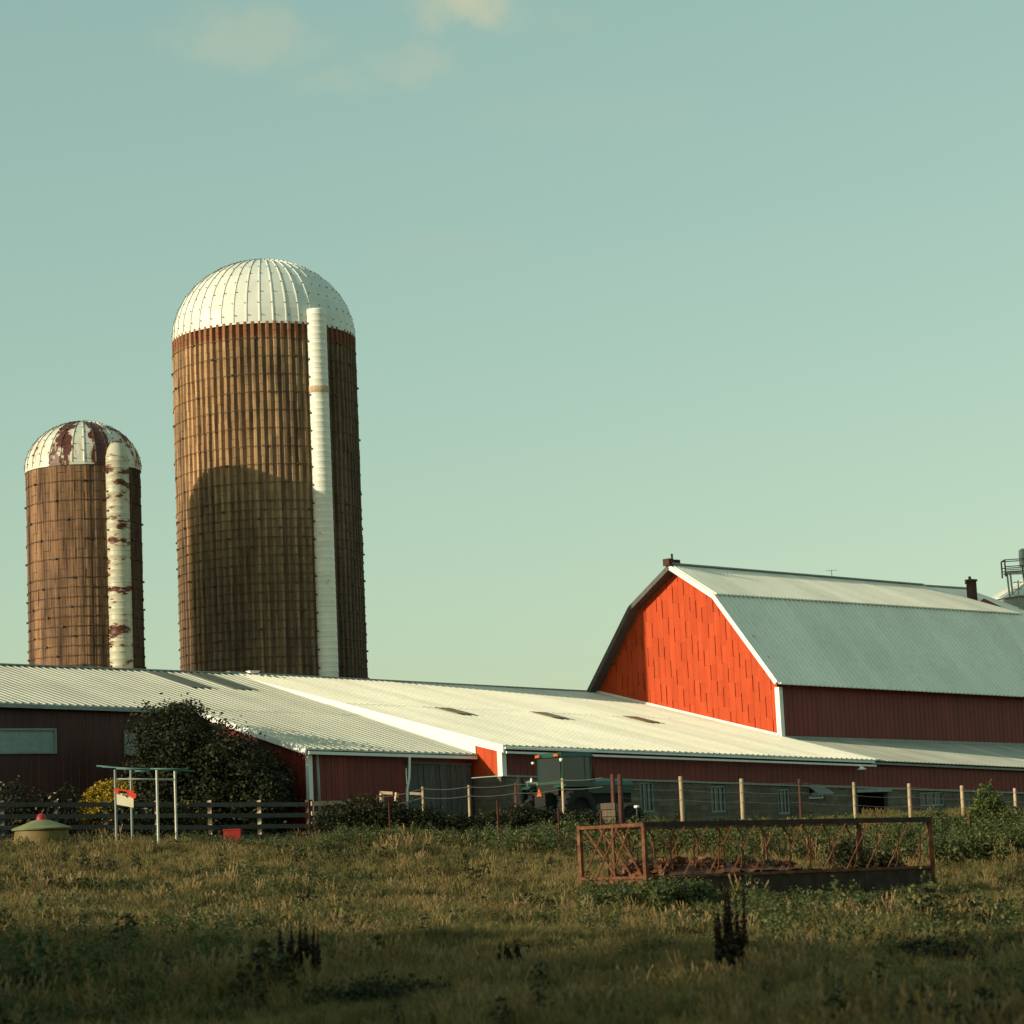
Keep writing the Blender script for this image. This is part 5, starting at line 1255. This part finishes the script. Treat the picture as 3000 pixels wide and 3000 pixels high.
scatter('grass', np.stack([X, Y, ground(X, Y)], 1), scl, idx, 'mixed green and straw coloured grass covering the whole field')
# tall weeds along the fence line
def band(n, pxs, Ys, seed, scale, idxs, zfun=None):
    r = np.random.default_rng(seed); px = r.uniform(*pxs, n); YY = r.uniform(*Ys, n); XX = (px - 1500) / FPX * YY * 1.0
    return np.stack([XX, YY, ground(XX, YY)], 1), scale[0] + (scale[1] - scale[0]) * r.random(n) * (.4 + .6 * vnoise(XX, YY, 1.3, seed)), r.choice(idxs, n)
bands = [band(2600, (1380, 3100), (64, 72), 41, (.8, 1.9), [1, 1, 0, 3, 4, 6]), band(1500, (2650, 3150), (62, 71), 42, (1.1, 2.2), [1, 1, 0, 3]), band(700, (-60, 1000), (66.5, 68.5), 43, (.4, 1.0), [1, 0, 4, 6, 6]),
         band(600, (1660, 1900), (47.6, 50.4), 44, (.9, 1.5), [1, 0, 0, 6]), band(900, (900, 1800), (66, 71), 45, (.8, 1.5), [1, 0, 6, 3]), band(240, (1880, 2020), (48.5, 49.8), 46, (.8, 1.4), [1, 0]), band(700, (-60, 1000), (73.5, 76), 47, (.5, .9), [1, 0])]
# leafy growth hugging the foot of the feeder
r = np.random.default_rng(50); u = r.uniform(-.6, Lf + .5, 900); w = -r.uniform(.15, 1.0, 900); XX = NL.x + dl.x * u + dw.x * w; YY = NL.y + dl.y * u + dw.y * w
bands.append((np.stack([XX, YY, ground(XX, YY) - .05], 1), .55 + .6 * r.random(900) * vnoise(XX, YY, .8, 5), r.choice([1, 0, 0, 6], 900)))
w = r.uniform(.3, Wf - .2, 500); u = r.uniform(.2, Lf - .2, 500); XX = NL.x + dl.x * u + dw.x * w; YY = NL.y + dl.y * u + dw.y * w
bands.append((np.stack([XX, YY, ground(XX, YY)], 1), .6 + .7 * r.random(500), r.choice([1, 0, 0, 6], 500)))
scatter('tall_weeds', np.concatenate([b[0] for b in bands]), np.concatenate([b[1] for b in bands]), np.concatenate([b[2] for b in bands]), 'tall leafy weeds along the fence lines and round the feeder')

# ------------------------------------------------------------------ unseen trees added out of frame, left rear, to shade the near field
tm = leaf_mesh('crown', M_leaf_dark, [((0, 0, 8.5), (4.2, 3.2, 5.5)), ((1.5, 0, 5), (3.6, 3, 4)), ((-1.8, 0, 6), (3.6, 3, 4.5))], 5200, .75, seed=60, clump=60)
sm_ = MB(); sm_.tube([(0, 0, -.5), (.1, 0, 4), (-.1, .1, 9)], [.4, .28, .08], 8)
for k in range(6): sm_.tube([(0, 0, 3 + k * .8), (math.cos(k * 1.9) * 1.6, math.sin(k * 1.9) * 1.6, 5.5 + k)], [.14, .04], 6)
smm = sm_.mesh('trunk', M_bark)
HL = ['broad added shade tree farthest left of the viewpoint', 'very tall added shade tree second from the far left end of the row', 'added shade tree third from the far left end of the row', 'tallest added shade tree, left of the middle of the row', 'added shade tree in the middle of the row', 'added shade tree just right of the middle of the row', 'added shade tree third from the near end of the row', 'smaller added shade tree next to the shortest one', 'shortest added shade tree nearest the viewpoint']
TP = [(-76, 6, 1.0), (-68, 9, 1.1), (-60.5, 7, .95), (-53, 9.5, 1.12), (-45.5, 8, 1.0), (-38, 10, 1.02), (-31, 8, .92), (-24, 9, .80), (-17.5, 7.5, .62)]
for i, (x, y, s) in enumerate(TP):
    t = thing('added_shade_tree', (x, y, gz(x, y)), HL[i], 'tree', rz=i * 1.3, group='added shade trees outside the picture on the left')
    t.scale = (s, s, s); place('crown', tm, t); place('trunk', smm, t)
